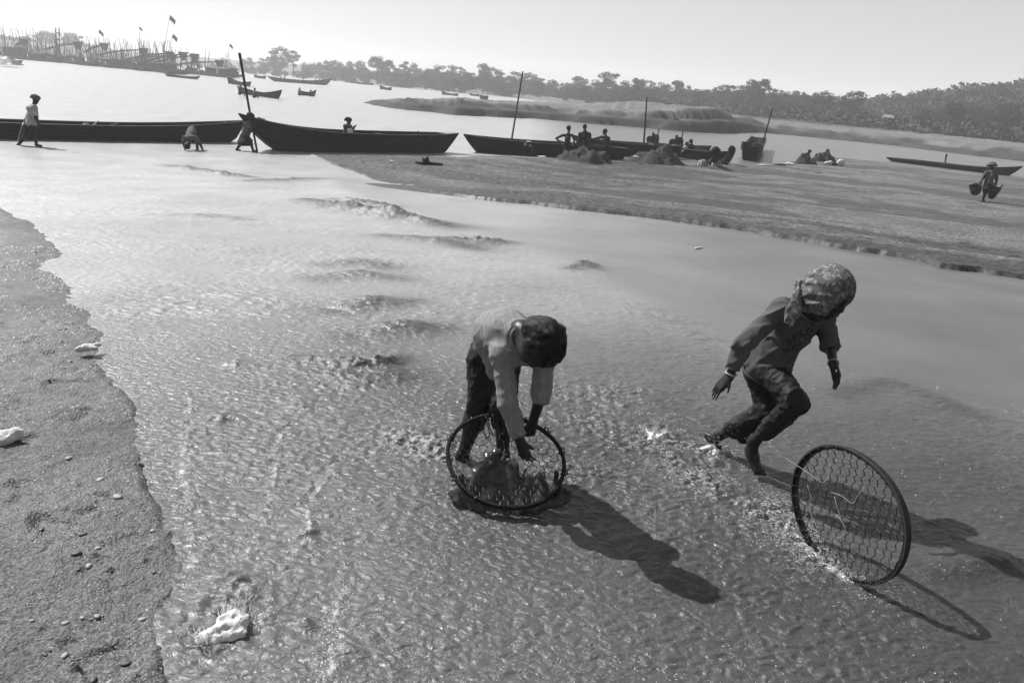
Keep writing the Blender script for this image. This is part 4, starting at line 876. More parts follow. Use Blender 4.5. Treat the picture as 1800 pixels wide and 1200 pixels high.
def basket_down(label, px, py, wpx):
    c = PZ(px, py, .05); d = (c - CAM) @ FW; a = wpx / 2 * d / LENS_PX; t = thing('basket', label, 'basket', c, 'upturned baskets by the dark bow')
    m = MB(); n = 16; rows = [[c + np.array([a * r_ * math.cos(q_), a * r_ * math.sin(q_), z_]) for q_ in np.linspace(0, 2 * math.pi, n + 1)] for r_, z_ in ((1, 0), (.97, .05), (.86, .17), (.62, .28), (.3, .32), (.02, .33))]; m.grid(np.array(rows)); m.build('wicker_shell', 'light_cloth', t, True)
    MB().tube([c + np.array([a * 1.02 * math.cos(q_), a * 1.02 * math.sin(q_), .02]) for q_ in np.linspace(0, 2 * math.pi, 20)], .025, 5, False).build('rim', 'rim_wood', t)
    for k in range(10): q_ = k / 10 * 2 * math.pi; MB().tube([c + np.array([a * r_ * 1.015 * math.cos(q_), a * r_ * 1.015 * math.sin(q_), z_ + .006]) for r_, z_ in ((1, 0), (.97, .05), (.86, .17), (.62, .28), (.3, .32))], .012, 4).build('rib', 'rim_wood', t)
basket_down('upturned basket on the sand nearest the widest heap, left of its twin', 1234, 293, 20); basket_down('upturned basket on the sand under the dark upturned bow, right of its twin', 1259, 293, 19)
lump('cloth_heap', 'dark bundle of clothes dropped on the sand near the middle boat', 'clothes', 755, 291, 44, 7, 'dark_cloth', 1, .5, .05, .5); lump('cloth_heap', 'small dark peak of cloth on top of the bundle on the sand', 'clothes', 748, 289, 14, 12, 'dark_cloth', 8, .5, .1, .5)
lump('sack', 'white sack lying left of a dark bundle near the small gravel heaps', 'sack', 1456, 291, 15, 8, 'sack', 2); lump('sack', 'larger white sack standing right of the small gravel heaps', 'sack', 1477, 292, 16, 11, 'sack', 3); lump('sack', 'dark folded sack between two white sacks', 'sack', 1466, 292, 12, 6, 'dark_cloth', 4)
lump('sack', 'flat dark sheet on the sand right of the boat seen end-on', 'sheet', 1370, 292, 26, 4, 'dark_cloth', 5); lump('sack', 'flat pale sheet on the sand beside the small pale heap', 'sheet', 1388, 291, 18, 5, 'sack', 6); lump('sack', 'thin pale sheet on the sand under the boat seen end-on', 'sheet', 1340, 292, 22, 3, 'light_cloth', 7)
lump('paper_scrap', 'white scrap on the sand below the middle boat', 'scrap', 688, 284, 10, 2, 'white_cloth', 9); lump('paper_scrap', 'white scrap on open sand below the small gravel heaps', 'scrap', 1478, 352, 12, 3, 'white_cloth', 10); lump('paper_scrap', 'small pale scrap on the sand left of the white sacks', 'scrap', 1424, 309, 9, 2, 'white_cloth', 11)
lump('sand_clod', 'low mound of sand right of a pale scrap', 'mound', 1436, 307, 14, 4, 'sandbar_sand', 12); lump('sand_clod', 'small dark clod on the sand below the slim low boat', 'mound', 1518, 304, 10, 3, 'grit_pile', 13)
lump('sack', 'white bag at the water line by the stooping figure near the blunt boat', 'bag', 953, 277, 16, 3, 'white_cloth', 14); lump('paper_scrap', 'white scrap on the slope of the widest gravel heap', 'scrap', 1118, 277, 10, 3, 'white_cloth', 15, .6, .35)

# ------------------------------------------------------------------ people in the distance
def fig(label, dep, H, clothes, hs=.23, res=.02, cloth=None, top='skin_far', low='dark_cloth', wrap=None, skirt=None, hat=None, group=None, base_z=0.):
    """H: joints as picture points (px, py[, depth offset]); clothes: which cover to add"""
    j = {k: P(v_[0], v_[1], dep + (v_[2] if len(v_) > 2 else 0)) for k, v_ in H.items()}
    s = hs; t = thing('person', label, 'person', (j['pelv'][0], j['pelv'][1], base_z), group); hd = j['head']; fwd = unit(np.array(clothes.get('look', (.8, -.5, -.1)))); up = unit(j['head'] - j['neck'] + np.array([0, 0, .05]))
    fp, R_ = face(hd, fwd, up, s); pr = fp[:3] + fp[7:8] + [cap(j['neck'], hd, .055, .055, .03), cap(j['pelv'], (j['pelv'] + j['neck']) / 2, .125, .12, .05), cap((j['pelv'] + j['neck']) / 2, j['neck'] - unit(j['neck'] - j['pelv']) * .08, .125, .10, .05)]
    if 'shR' in j: pr.append(cap(j['shR'], j['shL'], .06, .06, .04))
    for q_ in 'RL':
        if 'sh' + q_ in j: pr += [cap(j['sh' + q_], j['el' + q_], .062, .052, .03), cap(j['el' + q_], j['ha' + q_], .050, .038, .02), cap(j['ha' + q_], j['ha' + q_] + unit(j['ha' + q_] - j['el' + q_]) * .1, .035, .025, .02)]
        if 'kn' + q_ in j: pr += [cap(j['pelv'] + (j['kn' + q_] - j['pelv']) * .1, j['kn' + q_], .095, .065, .04), cap(j['kn' + q_], j['ft' + q_], .062, .04, .03), cap(j['ft' + q_], j['ft' + q_] + np.array([fwd[0] * .16, fwd[1] * .16, -.02]), .045, .035, .02)]
    sdf_obj('body', pr, res, 'skin_far', t)
    if top != 'skin_far':
        sh = [cap(j['pelv'], (j['pelv'] + j['neck']) / 2, .15, .145, .05), cap((j['pelv'] + j['neck']) / 2, j['neck'] - unit(j['neck'] - j['pelv']) * .07, .145, .115, .05)]
        if 'shR' in j: sh.append(cap(j['shR'], j['shL'], .078, .078, .04))
        for q_ in 'RL':
            if 'sh' + q_ in j: sh.append(cap(j['sh' + q_], j['el' + q_] * clothes.get('sleeve', .75) + j['sh' + q_] * (1 - clothes.get('sleeve', .75)), .07, .068, .03, 1))
        sdf_obj('shirt', sh, res, top, t, folds([.1, .1, 1], 6, .012))
    lw = [cap(j['pelv'], j['pelv'] - unit(j['neck'] - j['pelv']) * .08, .145, .14, .04)]
    for q_ in 'RL':
        if 'kn' + q_ in j: lw.append(cap(j['pelv'] + (j['kn' + q_] - j['pelv']) * .1, j['kn' + q_] * .95 + j['pelv'] * .05, .12, .10 if not skirt else .12, .05, 1))
    if skirt: lw.append(cap(j['pelv'], P(skirt[0], skirt[1], dep), .14, skirt[2], .06, 1))
    sdf_obj('lower_garment', lw, res, low, t, folds([.1, .1, 1], 7, .012, 3.))
    if wrap: sdf_obj('head_wrap', [ell(hd + R_[2] * .06 - R_[1] * .02, R_, [.12, .135, .085], .03), cap(hd + R_[2] * .08 - R_[1] * .1, hd + R_[2] * .02 - R_[1] * .17, .05, .03, .03)], .014, wrap, t, folds([1, .3, .2], 16, .012))
    elif hat: 
        c_ = hd + R_[2] * .07; MB().tube([c_ - R_[2] * .02, c_, c_ + R_[2] * .10, c_ + R_[2] * .13], [.19, .185, .11, .06], 14).build('hat', hat, t, True)
    else: sdf_obj('hair', [ell(hd + R_[2] * .035 - R_[1] * .02, R_, [.098, .112, .105], .02), minus(ell(hd - R_[2] * .03 + R_[1] * .12, R_, [.08, .07, .09], .01))], .014, 'hair', t, lambda X: .004 * noise3(X[:, 0] * 40, X[:, 1] * 40, X[:, 2] * 40))
    return t, j
D = lambda px, py: float((G(px, py) - CAM) @ FW)
dm = D(50, 257)
pm, jm = fig('adult in head wrap and pale short-sleeved shirt wading past the long left boat', dm, dict(head=(63, 175), neck=(59, 186), pelv=(54, 221), shR=(51, 191, -.17), shL=(60, 191, .17), elR=(64, 208, -.2), haR=(69, 222, -.22), elL=(48, 206, .2), haL=(42, 217, .1), knR=(62, 240, -.06), ftR=(64, 255, -.05), knL=(45, 239, .08), ftL=(31, 256, .1)),
   dict(look=(.95, -.1, -.1), sleeve=.85), res=.016, top='light_cloth', wrap='mid_cloth')
c_ = P(37, 232, dm - .05); tb = thing('basin', 'pale shallow basin held against the hip of the wading adult', 'basin', c_); ax = unit(np.array([-.75, -.35, .3])); A = frame(ax, [0, .2, 1])
m = MB(); m.grid(np.array([[c_ + (A[0] * math.cos(q_) + A[1] * math.sin(q_) * .8) * r_ + A[2] * z_ for q_ in np.linspace(0, 2 * math.pi, 25)] for r_, z_ in ((.29, .0), (.27, -.03), (.2, -.08), (.1, -.1), (.01, -.1), (.01, -.085), (.1, -.085), (.19, -.065), (.26, -.02), (.28, .005))])); m.build('bowl', 'mid_cloth', tb, True)
MB().tube([c_ + (A[0] * math.cos(q_) + A[1] * math.sin(q_) * .8) * .29 for q_ in np.linspace(0, 2 * math.pi, 25)], .012, 5, False).build('rim', 'bracelet', tb)
db = D(335, 263)
fig('person stooping double with hands in the water beside the long left boat', db, dict(head=(330, 256, -.5), neck=(332, 245, -.42), pelv=(338, 230, .1), shR=(325, 243, -.4), shL=(344, 243, -.38), elR=(323, 252, -.42), haR=(325, 260, -.4), elL=(351, 252, -.4), haL=(355, 260, -.38), knR=(331, 247, .05), ftR=(331, 262, .1), knL=(346, 247, .05), ftL=(347, 262, .1)), dict(look=(.1, -.5, -.8), sleeve=.9), top='mid_cloth', res=.018)
dp = D(432, 266)
fig('barefoot person in knee-length skirt leaning on a long pole at the raised bow', dp, dict(head=(441, 206, -.05), neck=(438, 215), pelv=(430, 241), shR=(431, 219, -.15), shL=(442, 218, .15), elR=(440, 229, -.2), haR=(448, 233, -.12), elL=(446, 222, .15), haL=(447, 216, -.05), knR=(423, 253, -.05), ftR=(416, 263, -.05), knL=(441, 252, .05), ftL=(445, 265, 0)), dict(look=(.9, -.3, -.3), sleeve=.8), top='mid_cloth', low='dark_cloth', skirt=(431, 254, .26), res=.018, wrap='dark_cloth')
d_ = float((at2(.52, -.2, .7) - CAM) @ FW)
fig('child with dark headcloth sitting on the boat above the white packet', d_, dict(head=(613, 213), neck=(612, 219), pelv=(610, 232), shR=(607, 222, -.12), shL=(615, 222, .12), elR=(611, 229, -.18), haR=(619, 227, -.2), elL=(618, 227, .12), haL=(623, 223, .05), knR=(622, 232, -.2), ftR=(626, 240, -.2), knL=(622, 232, .1), ftL=(626, 241, .1)), dict(look=(.9, -.2, 0), sleeve=.5), hs=.22, top='mid_cloth', wrap='dark_cloth', res=.018)
d_ = D(928, 274)
fig('person stooping at the water edge against the blunt-ended boat', d_, dict(head=(920, 251, -.2), neck=(925, 251, -.1), pelv=(934, 257), shR=(923, 253, -.25), shL=(926, 252, .1), elR=(919, 262, -.25), haR=(918, 271, -.25), elL=(927, 262, .05), haL=(929, 271, 0), knR=(934, 266), ftR=(936, 274), knL=(939, 266, .1), ftL=(942, 275, .1)), dict(look=(-.7, -.3, -.6), sleeve=.3), top='light_cloth')
d_ = D(1000, 281)
fig('bare-chested worker leaning on a shovel, leftmost of the three standing workers', d_, dict(head=(1000, 226), neck=(999, 233), pelv=(997, 256), shR=(989, 238, -.05), shL=(1006, 238, .05), elR=(978, 243, -.1), haR=(985, 253, -.2), elL=(1010, 246, -.05), haL=(1006, 256, -.2), knR=(993, 266), ftR=(992, 277), knL=(1000, 266), ftL=(1001, 278)), dict(look=(.6, .5, -.2)))
d0 = d_ - .25; sv = thing('shovel', 'shovel slanting across the leftmost standing worker', 'shovel', P(990, 252, d0)); MB().tube([P(976, 244, d0), P(1009, 257, d0)], .02, 6).build('handle', 'pole_wood', sv); MB().box(P(1013, 258, d0), (.14, .02, .1), np.array([unit(P(1009, 257, d0) - P(976, 244, d0)), [0, 1, 0], [0, 0, 1]])).build('blade', 'iron', sv)
fig('worker seen from behind with arms hanging, middle of the three standing workers', d_ - .3, dict(head=(1028, 224), neck=(1028, 231), pelv=(1028, 256), shR=(1020, 236, 0), shL=(1036, 236, 0), elR=(1017, 248), haR=(1018, 259), elL=(1039, 248), haL=(1038, 259), knR=(1025, 268), ftR=(1024, 280), knL=(1031, 268), ftL=(1032, 280)), dict(look=(.1, .95, -.2), sleeve=.4), top='dark_cloth')
fig('worker with hair in a bun reaching one arm left, rightmost of the three standing', d_ - .4, dict(head=(1063, 232), neck=(1064, 238), pelv=(1065, 260), shR=(1058, 241, 0), shL=(1070, 243, 0), elR=(1050, 243), haR=(1041, 245), elL=(1072, 252), haL=(1070, 261), knR=(1062, 272), ftR=(1061, 284), knL=(1068, 272), ftL=(1069, 284)), dict(look=(-.8, .3, -.2)))
d_ = float((at6(.4, 0, .5) - CAM) @ FW)
fig('person sitting upright in the engine boat, right of a crouched companion', d_, dict(head=(1215, 249), neck=(1215, 254), pelv=(1213, 266), shR=(1210, 257, -.1), shL=(1218, 257, .1), elR=(1211, 263, -.2), haR=(1216, 266, -.25), elL=(1219, 263, .1), haL=(1217, 267, 0), knR=(1219, 267, -.2), ftR=(1218, 274, -.2), knL=(1220, 267, .1), ftL=(1220, 274, .1)), dict(look=(.5, -.5, 0)), top='dark_cloth', hs=.22)
fig('person in pale shirt sitting bent in the engine boat beside an upright companion', d_ - .1, dict(head=(1208, 254), neck=(1206, 258), pelv=(1202, 267), shR=(1203, 260, -.12), shL=(1208, 260, .12), elR=(1206, 266, -.2), haR=(1211, 267, -.25), elL=(1210, 265, .1), haL=(1213, 267, .05), knR=(1209, 267, -.2), ftR=(1209, 274, -.2), knL=(1209, 268, .1), ftL=(1210, 274, .1)), dict(look=(.8, -.2, -.2)), top='light_cloth', hs=.22)
d_ = D(1416, 284) + .6
fig('person crouching behind the small pale gravel heap', d_, dict(head=(1423, 267, -.1), neck=(1419, 270), pelv=(1414, 280), shR=(1415, 273, -.1), shL=(1421, 273, .1), elR=(1415, 280, -.2), haR=(1420, 283, -.25), elL=(1424, 278, .1), haL=(1426, 283, 0), knR=(1421, 277, -.1), ftR=(1416, 286, -.05), knL=(1423, 278, .1), ftL=(1418, 286, .1)), dict(look=(.5, -.6, -.5)), top='dark_cloth')
dk = float((PZ(1730, 355, .12) - CAM) @ FW)
fig('person in brimmed hat walking over the sand with a basket in each hand', dk, dict(head=(1743, 294), neck=(1742, 301), pelv=(1737, 324), shR=(1734, 304, -.05), shL=(1750, 305, .05), elR=(1728, 313, -.02), haR=(1723, 321), elL=(1752, 316), haL=(1750, 325), knR=(1732, 338, -.1), ftR=(1728, 352, -.08), knL=(1738, 336, .1), ftL=(1730, 343, .28)), dict(look=(-.2, -.8, -.4), sleeve=.6), hat='mid_cloth', top='mid_cloth', res=.016)
def basket(label, px, py, wpx, hpx, tilt, dep):
    c = P(px, py, dep); s = dep / LENS_PX; a = wpx / 2 * s; h_ = hpx * s; t = thing('basket', label, 'basket', c); A = frame(unit([tilt, -.25, 1]), [1, 0, 0]); n = 18
    pt = lambda r_, z_, q_: c + A[0] * a * r_ * math.cos(q_) + A[1] * a * r_ * math.sin(q_) + A[2] * h_ * z_
    m = MB(); m.grid(np.array([[pt(r_, z_, q_) for q_ in np.linspace(0, 2 * math.pi, n + 1)] for r_, z_ in ((.02, -.5), (.45, -.5), (.75, -.3), (.95, .1), (1, .45), (.96, .45), (.9, .1), (.7, -.26), (.4, -.45), (.02, -.45))])); m.build('wicker_body', 'rim_wood', t, True)
    for zz, rr in ((-.3, .77), (-.1, .87), (.1, .97), (.28, 1.0), (.46, 1.01)): MB().tube([pt(rr, zz, q_) for q_ in np.linspace(0, 2 * math.pi, 20)], .012, 5, False).build('weave_band', 'boat_trim', t)
    for e in (-1, 1): MB().tube(bez([pt(e * .98, .42, .25), pt(e * 1.0, .75, .12), pt(e * 1.0, .75, -.12), pt(e * .98, .42, -.25)], 5), .014, 5).build('handle', 'rim_wood', t)
basket('wicker basket swinging out tilted at the left of the walking person in a hat', 1715, 334, 19, 17, -.45, dk); basket('wicker basket hanging at the right of the walking person in a hat', 1746, 339, 16, 21, .1, dk + .05)

# ------------------------------------------------------------------ boats out on the river
def mini(px, py, dep):
    """small sitting figure's joints"""
    return dict(head=(px, py), dep=dep)
def sitter(label, px, py, dep, look=(.8, -.3, 0), top='dark_cloth', s=1., group=None):
    k = LENS_PX / dep * s; H = dict(head=(px, py), neck=(px - .02 * k, py + .17 * k), pelv=(px - .08 * k, py + .66 * k), shR=(px - .05 * k, py + .26 * k, -.15), shL=(px, py + .26 * k, .15), elR=(px + .04 * k, py + .48 * k, -.2), haR=(px + .26 * k, py + .54 * k, -.1), elL=(px + .08 * k, py + .48 * k, .2), haL=(px + .28 * k, py + .5 * k, .1), knR=(px + .3 * k, py + .62 * k, -.1), ftR=(px + .35 * k, py + .95 * k, -.1), knL=(px + .3 * k, py + .62 * k, .1), ftL=(px + .35 * k, py + .95 * k, .1))
    return fig(label, dep, H, dict(look=look, sleeve=.6), hs=.24, res=.035, top=top, group=group)
def rb(label, x0, x1, y0, y1, beam=1.1, hm=.32, r0=.4, r1=.4, **kw):
    return boat('rowing_boat', label, PZ(x0, y0, hm * .6), PZ(x1, y1, hm * .6), beam, hm, r0, r1, mat='boat_wood_far', planks=3, pw=3., sec=17, **kw)
rb('rowing boat with two people and upturned prow heading right on the river', 418, 495, 160, 171, 1.2, .34, .35, .5); dd_ = D(440, 172)
sitter('person sitting in the stern of the rowing boat with upturned prow', 423, 151, dd_, top='dark_cloth'); sitter('person sitting amidships in the rowing boat with upturned prow', 448, 157, dd_ + .6, top='mid_cloth')
rb('short rowing boat with two people facing each other in mid river', 524, 556, 163.5, 166, 1.2, .38, .2, .35); dd_ = D(538, 169)
sitter('left of two people in the short mid-river rowing boat', 527, 156, dd_, top='mid_cloth'); sitter('right of two people in the short mid-river rowing boat', 546, 160, dd_, (-.8, -.3, 0))
rb('dark rowing boat just left of the long pole on the river', 400, 441, 143, 150, 1.2, .4, .6, .3); dd_ = D(420, 152); sitter('person standing low in the stern of the dark rowing boat by the pole', 404, 137, dd_, top='dark_cloth')
rb('long low barge carrying a row of people on the far river', 470, 584, 139, 147.5, 2.2, .7, .3, .9); db_ = D(520, 150)
for k, (x_, y_) in enumerate(((494, 134.5), (500, 135), (533, 138.5), (555, 140), (561, 140.5), (567, 141), (573, 141.5))): sitter(('leftmost', 'second', 'third', 'fourth', 'fifth', 'sixth', 'rightmost')[k] + ' of seven tiny people sitting along the far barge', x_, y_, db_, (.3, -.8, 0), 'dark_cloth' if k % 2 else 'mid_cloth', 1., 'people on the far barge')
rb('small empty boat on the far river above the sand spit tip', 668, 688, 154.5, 157.5, 1.3, .4, .5, .3); sitter('person in the small far boat above the sand spit tip', 669.5, 152, D(678, 158), s=.8)
rb('thin far boat near the inlet behind the sand spit', 776, 806, 164.5, 167.5, 1.3, .35, .5, .2); sitter('person at the left end of the thin far boat', 779, 161.5, D(790, 168), s=.8); rb('faint far boat right of the thin far boat', 826, 842, 166.5, 168.5, 1.2, .35, .2, .2); rb('tiny dark far boat near the far shore inlet', 845, 856, 171, 172.5, 1.4, .6, .2, .2)
rb('small far boat moored left of the long barge', 447, 467, 134.5, 137, 1.5, .5, .3, .3)
for k, (x_, y_) in enumerate(((606, 143), (616, 144.5), (628, 146), (641, 147))): rb(('leftmost', 'second from left', 'third from left', 'rightmost')[k] + ' of four flat boats drawn up along the far shore', x_, x_ + 15, y_, y_ + 1.6, 1.6, .5, .2, .2, group='boats along the far shore')
# ---- dredging rafts on the left: raft, shed, conveyor boom with hopper, many bamboo poles, flags
def dredge(label, x0, y0, x1, y1, boom, shed, npoles, flags=(), seed=0, high=1.):
    rg = random.Random(seed); a, b = PZ(x0, y0, 0.), PZ(x1, y1, 0.); c = (a + b) / 2; t = thing('dredging_raft', label, 'dredging raft', (c[0], c[1], 0.), 'dredging rafts moored in a line'); u_ = unit(b - a); w_ = np.array([-u_[1], u_[0], 0]); L = np.linalg.norm(b - a); A = np.array([u_, w_, Z])
    for e in (-1, 1):
        m = MB(); m.grid([[c + u_ * L * (s_ - .5) + w_ * (e * 1.6 + k * .6) + Z * (z_ + .5 * abs(2 * s_ - 1) ** 4) for k, z_ in ((-1, .55), (-.7, -.1), (.7, -.1), (1, .55))] for s_ in np.linspace(0, 1, 11)]); m.build('float', 'boat_wood_far', t)
    MB().box(c + Z * .62, (L * .46, 2.1, .06), A).build('deck', 'boat_wood_far', t)
    if shed:
        s0, s1, hh = shed; k = c + u_ * L * ((s0 + s1) / 2 - .5); hw = L * (s1 - s0) / 2
        sw_ = MB().box(k + Z * (.66 + hh / 2), (hw, 1.4, hh / 2), A).build('shed_wall', 'boat_wood_far', t); m = MB(); m.grid([[k + u_ * hw * 1.15 * e + w_ * v_ * 1.8 + Z * (.66 + hh + .35 - .3 * abs(v_)) for v_ in (-1, 0, 1)] for e in (-1, 0, 1)]); m.grid([[k + u_ * hw * 1.15 * e + w_ * v_ * 1.8 + Z * (.60 + hh + .35 - .3 * abs(v_)) for v_ in (1, 0, -1)] for e in (-1, 0, 1)]); m.build('shed_roof', 'boat_trim', sw_)
    dep = float((c - CAM) @ FW)
    for (bx0, by0, bx1, by1) in boom:
        p0, p1 = P(bx0, by0, dep - 1), P(bx1, by1, dep + 1); mid = (p0 + p1) / 2 + Z * .35; sd_ = np.array([0, .5, 0])
        for e in (-1, 1): MB().tube(bez([p0 + sd_ * e, mid + sd_ * e, p1 + sd_ * e], 5), .13, 5).build('boom_rail', 'boat_wood_far', t)
        for k in range(9): q_ = (k + .5) / 9; pp = p0 * (1 - q_) + p1 * q_ + Z * .35 * 4 * q_ * (1 - q_); MB().box(pp, (.12, .6, .12)).build('boom_rung', 'boat_wood_far', t)
        m = MB(); hx_ = p1 + np.array([0, 0, -.2]); m.add([hx_ + np.array(q_) for q_ in ((-.9, -.7, .6), (.9, -.7, .6), (.9, .7, .6), (-.9, .7, .6), (-.35, -.35, -1.2), (.35, -.35, -1.2), (.35, .35, -1.2), (-.35, .35, -1.2))], [(0, 4, 5, 1), (1, 5, 6, 2), (2, 6, 7, 3), (3, 7, 4, 0), (4, 7, 6, 5)]); hop = m.build('hopper', 'boat_wood_far', t)
        MB().tube([p1 + Z * -.8 + np.array([-.5, 0, 0]), np.array([p1[0] - .9, p1[1], .6])], .12, 5).tube([p1 + Z * -.8 + np.array([.5, 0, 0]), np.array([p1[0] + .9, p1[1], .6])], .12, 5).build('hopper_stand', 'boat_wood_far', hop)
    for k in range(int(npoles * 1.5)):
        s_ = rg.random(); hgt = rg.uniform(2.8, 6.6) * high; ln = rg.gauss(0, .20); base = c + u_ * L * (s_ - .5) + w_ * rg.uniform(-2, 2) + Z * .3
        MB().tube([base, base + np.array([ln * hgt, rg.gauss(0, .1) * hgt, hgt])], [.07, .04], 4).build('bamboo_pole', 'boat_wood_far', t)
    for k in range(11): e = rg.random(); lumpc = c + u_ * L * (e - .5) + w_ * rg.uniform(-1.8, 1.2) + Z * .7; MB().box(lumpc + Z * .2, (rg.uniform(.2, .9), .4, rg.uniform(.2, .9)), A).build('cargo_bundle', 'sack' if k == 0 else 'boat_wood_far', t)
    for (fx0, fy0, fx1, fy1, s_) in flags:
        p0, p1 = P(fx0, fy0, dep), P(fx1, fy1, dep); fpo = MB().tube([p0, p1], [.06, .035], 5).build('flag_pole', 'boat_wood_far', t); d_ = unit(p1 - p0)
        pts = np.array([[p1 - d_ * (.9 * s_ * v_) + np.array([u__ * 1.1 * s_, .15 * math.sin(u__ * 5), -u__ * .9 * s_]) for v_ in (0, .5, 1)] for u__ in np.linspace(0, 1, 5)]); m = MB().grid(pts); m.grid(pts[::-1] + np.array([0, .03, 0])); m.build('flag', 'flag_cloth', fpo)
dredge('leftmost dredging raft, with a square tower and low shed', 2, 101, 62, 107, [(28, 84, 42, 72)], (.25, .6, 2.0), 32, (), 1, 1.15)
dredge('dredging raft whose boom ends right of the twin ladder poles', 62, 107, 112, 111, [(78, 88, 137, 77)], (.1, .4, 1.1), 30, (), 2, 1.1)
dredge('dredging raft with short steep boom under a flag', 112, 110, 166, 117, [(148, 93, 183, 79)], (.1, .3, 1.0), 26, [(173, 95, 174, 52, 1.)], 3)
dredge('dredging raft with the longest nearly level boom', 164, 114, 210, 121, [(172, 97, 252, 88)], (.6, .85, 1.1), 36, [(246, 92, 245, 47, .7)], 4)
dredge('dredging raft under the tallest flag, with two parallel booms', 206, 118, 262, 126, [(214, 107, 298, 94), (228, 108, 303, 98)], (.1, .3, 1.0), 36, [(286, 100, 299, 27, 1.2)], 5)
dredge('dredging raft under the second flag, with boom leading to a stand', 250, 122, 318, 132, [(244, 113, 322, 95), (262, 113, 342, 98)], (.4, .7, 1.1), 36, [(296, 92, 304, 60, 1.)], 6)
dredge('rightmost dredging raft, with low boom reaching a tall hopper', 318, 128, 412, 138, [(286, 118, 386, 109)], (.6, .95, 1.1), 20, [(398, 112, 404, 77, .7)], 7, .9)
rb('low boat with a pale cargo at the left edge, before the rafts', -40, 40, 107, 112, 2.2, .5, .3, .3); heap('sand_cargo', 'pale mound of sand loaded in the low boat at the left edge', 'sand', 8, 112, .4, 64, 1.1, 'sandbar_sand', 9)
rb('low dark canoe with a white bundle in front of the dredging rafts', 290, 350, 132, 138.5, 1.4, .3, .2, .2); lump('sack', 'bright white bundle at the end of the dark canoe by the rafts', 'bundle', 349, 137, 6, 4, 'white_cloth', 21, .7, .3)
MBt = thing('ladder_tower', 'twin upright poles with rungs rising between the left dredging rafts', 'tower', PZ(102, 111, 0)); dq = D(102, 111)
for x_ in (98, 104): MB().tube([P(x_ + 1.5, 111, dq), P(x_, 49, dq)], .14, 5).build('post', 'boat_wood_far', MBt)
for y_ in (58, 70, 84): MB().tube([P(98, y_, dq), P(105, y_ + 1, dq)], .1, 4).build('rung', 'boat_wood_far', MBt)

# ------------------------------------------------------------------ foreground litter
def ruffle(X, s=1.):
    a, b, c = X[:, 0] + .01 * noise3(X[:, 0] * 40, X[:, 1] * 40, X[:, 2] * 40), X[:, 1], X[:, 2]
    return .005 * np.abs(noise3(a * 34, b * 34, c * 34)) + .0055 * np.abs(noise3(a * 75 + 3, b * 75, c * 75)) - .004
lt = thing('torn_sack', 'frayed white plastic sack snagged in the shallows near the left bank', 'sack', G(392, 1110))
gp = lambda x_, y_, z_: PZ(x_, y_, ST + z_)
sdf_obj('sack_cloth', [cap(gp(352, 1122, .014), gp(385, 1108, .024), .014, .018, .012), cap(gp(385, 1106, .03), gp(424, 1094, .032), .018, .02, .012), cap(gp(390, 1088, .035), gp(412, 1082, .04), .015, .018, .012), cap(gp(418, 1100, .02), gp(432, 1085, .03), .012, .012, .012), cap(gp(350, 1132, .005), gp(380, 1126, .01), .01, .014, .015), cap(gp(395, 1120, .015), gp(425, 1112, .02), .016, .014, .015)], .004, 'sack', lt, lambda X: ruffle(X) * 1.2)
rg = random.Random(4)
for k in range(150):
    x_, y_ = (rg.uniform(388, 430), rg.uniform(1076, 1100)) if k < 108 else (rg.uniform(345, 368), rg.uniform(1112, 1136)); dx, dy = (rg.gauss(4, 16), -rg.uniform(14, 66)) if k < 108 else (rg.gauss(-6, 14), rg.uniform(-40, 16)); z0 = rg.uniform(.02, .05)
    MB().tube(bez([gp(x_, y_, z0), gp(x_ + dx * .25 + rg.gauss(0, 5), y_ + dy * .35, z0 * .7), gp(x_ + dx * .6 + rg.gauss(0, 6), y_ + dy * .7, .012), gp(x_ + dx + rg.gauss(0, 4), y_ + dy, .008)], 5), .0008, 3).build('fibre', 'sack', lt)
f2 = sdf_obj('foam_clump', [cap(gp(-20, 772, .05), gp(28, 762, .05), .03, .028, .02), cap(gp(-10, 780, .04), gp(15, 772, .045), .02, .02, .02)], .006, 'sack', None, lambda X: ruffle(X) * 1.4); tag(f2, 'white crumpled plastic lying on the left bank at the picture edge', 'litter')
z_l = float(zb(np.hypot(*G(155, 612)[:2]))) ; f3 = sdf_obj('plastic_scrap', [cap(PZ(138, 614, z_l + .05), PZ(172, 606, z_l + .05), .016, .014, .02), cap(PZ(150, 610, z_l + .05), PZ(168, 612, z_l + .05), .014, .012, .02)], .006, 'sack', None, lambda X: ruffle(X) * 1.6); tag(f3, 'flattened white scrap on the left bank by the water edge', 'litter')
f4 = sdf_obj('plastic_scrap', [cap(G(1223, 437, .01), G(1234, 435, .01), .018, .012, .02)], .012, 'sack', None, lambda X: ruffle(X) * 2); tag(f4, 'small white scrap drifting in the smooth shallows', 'litter')
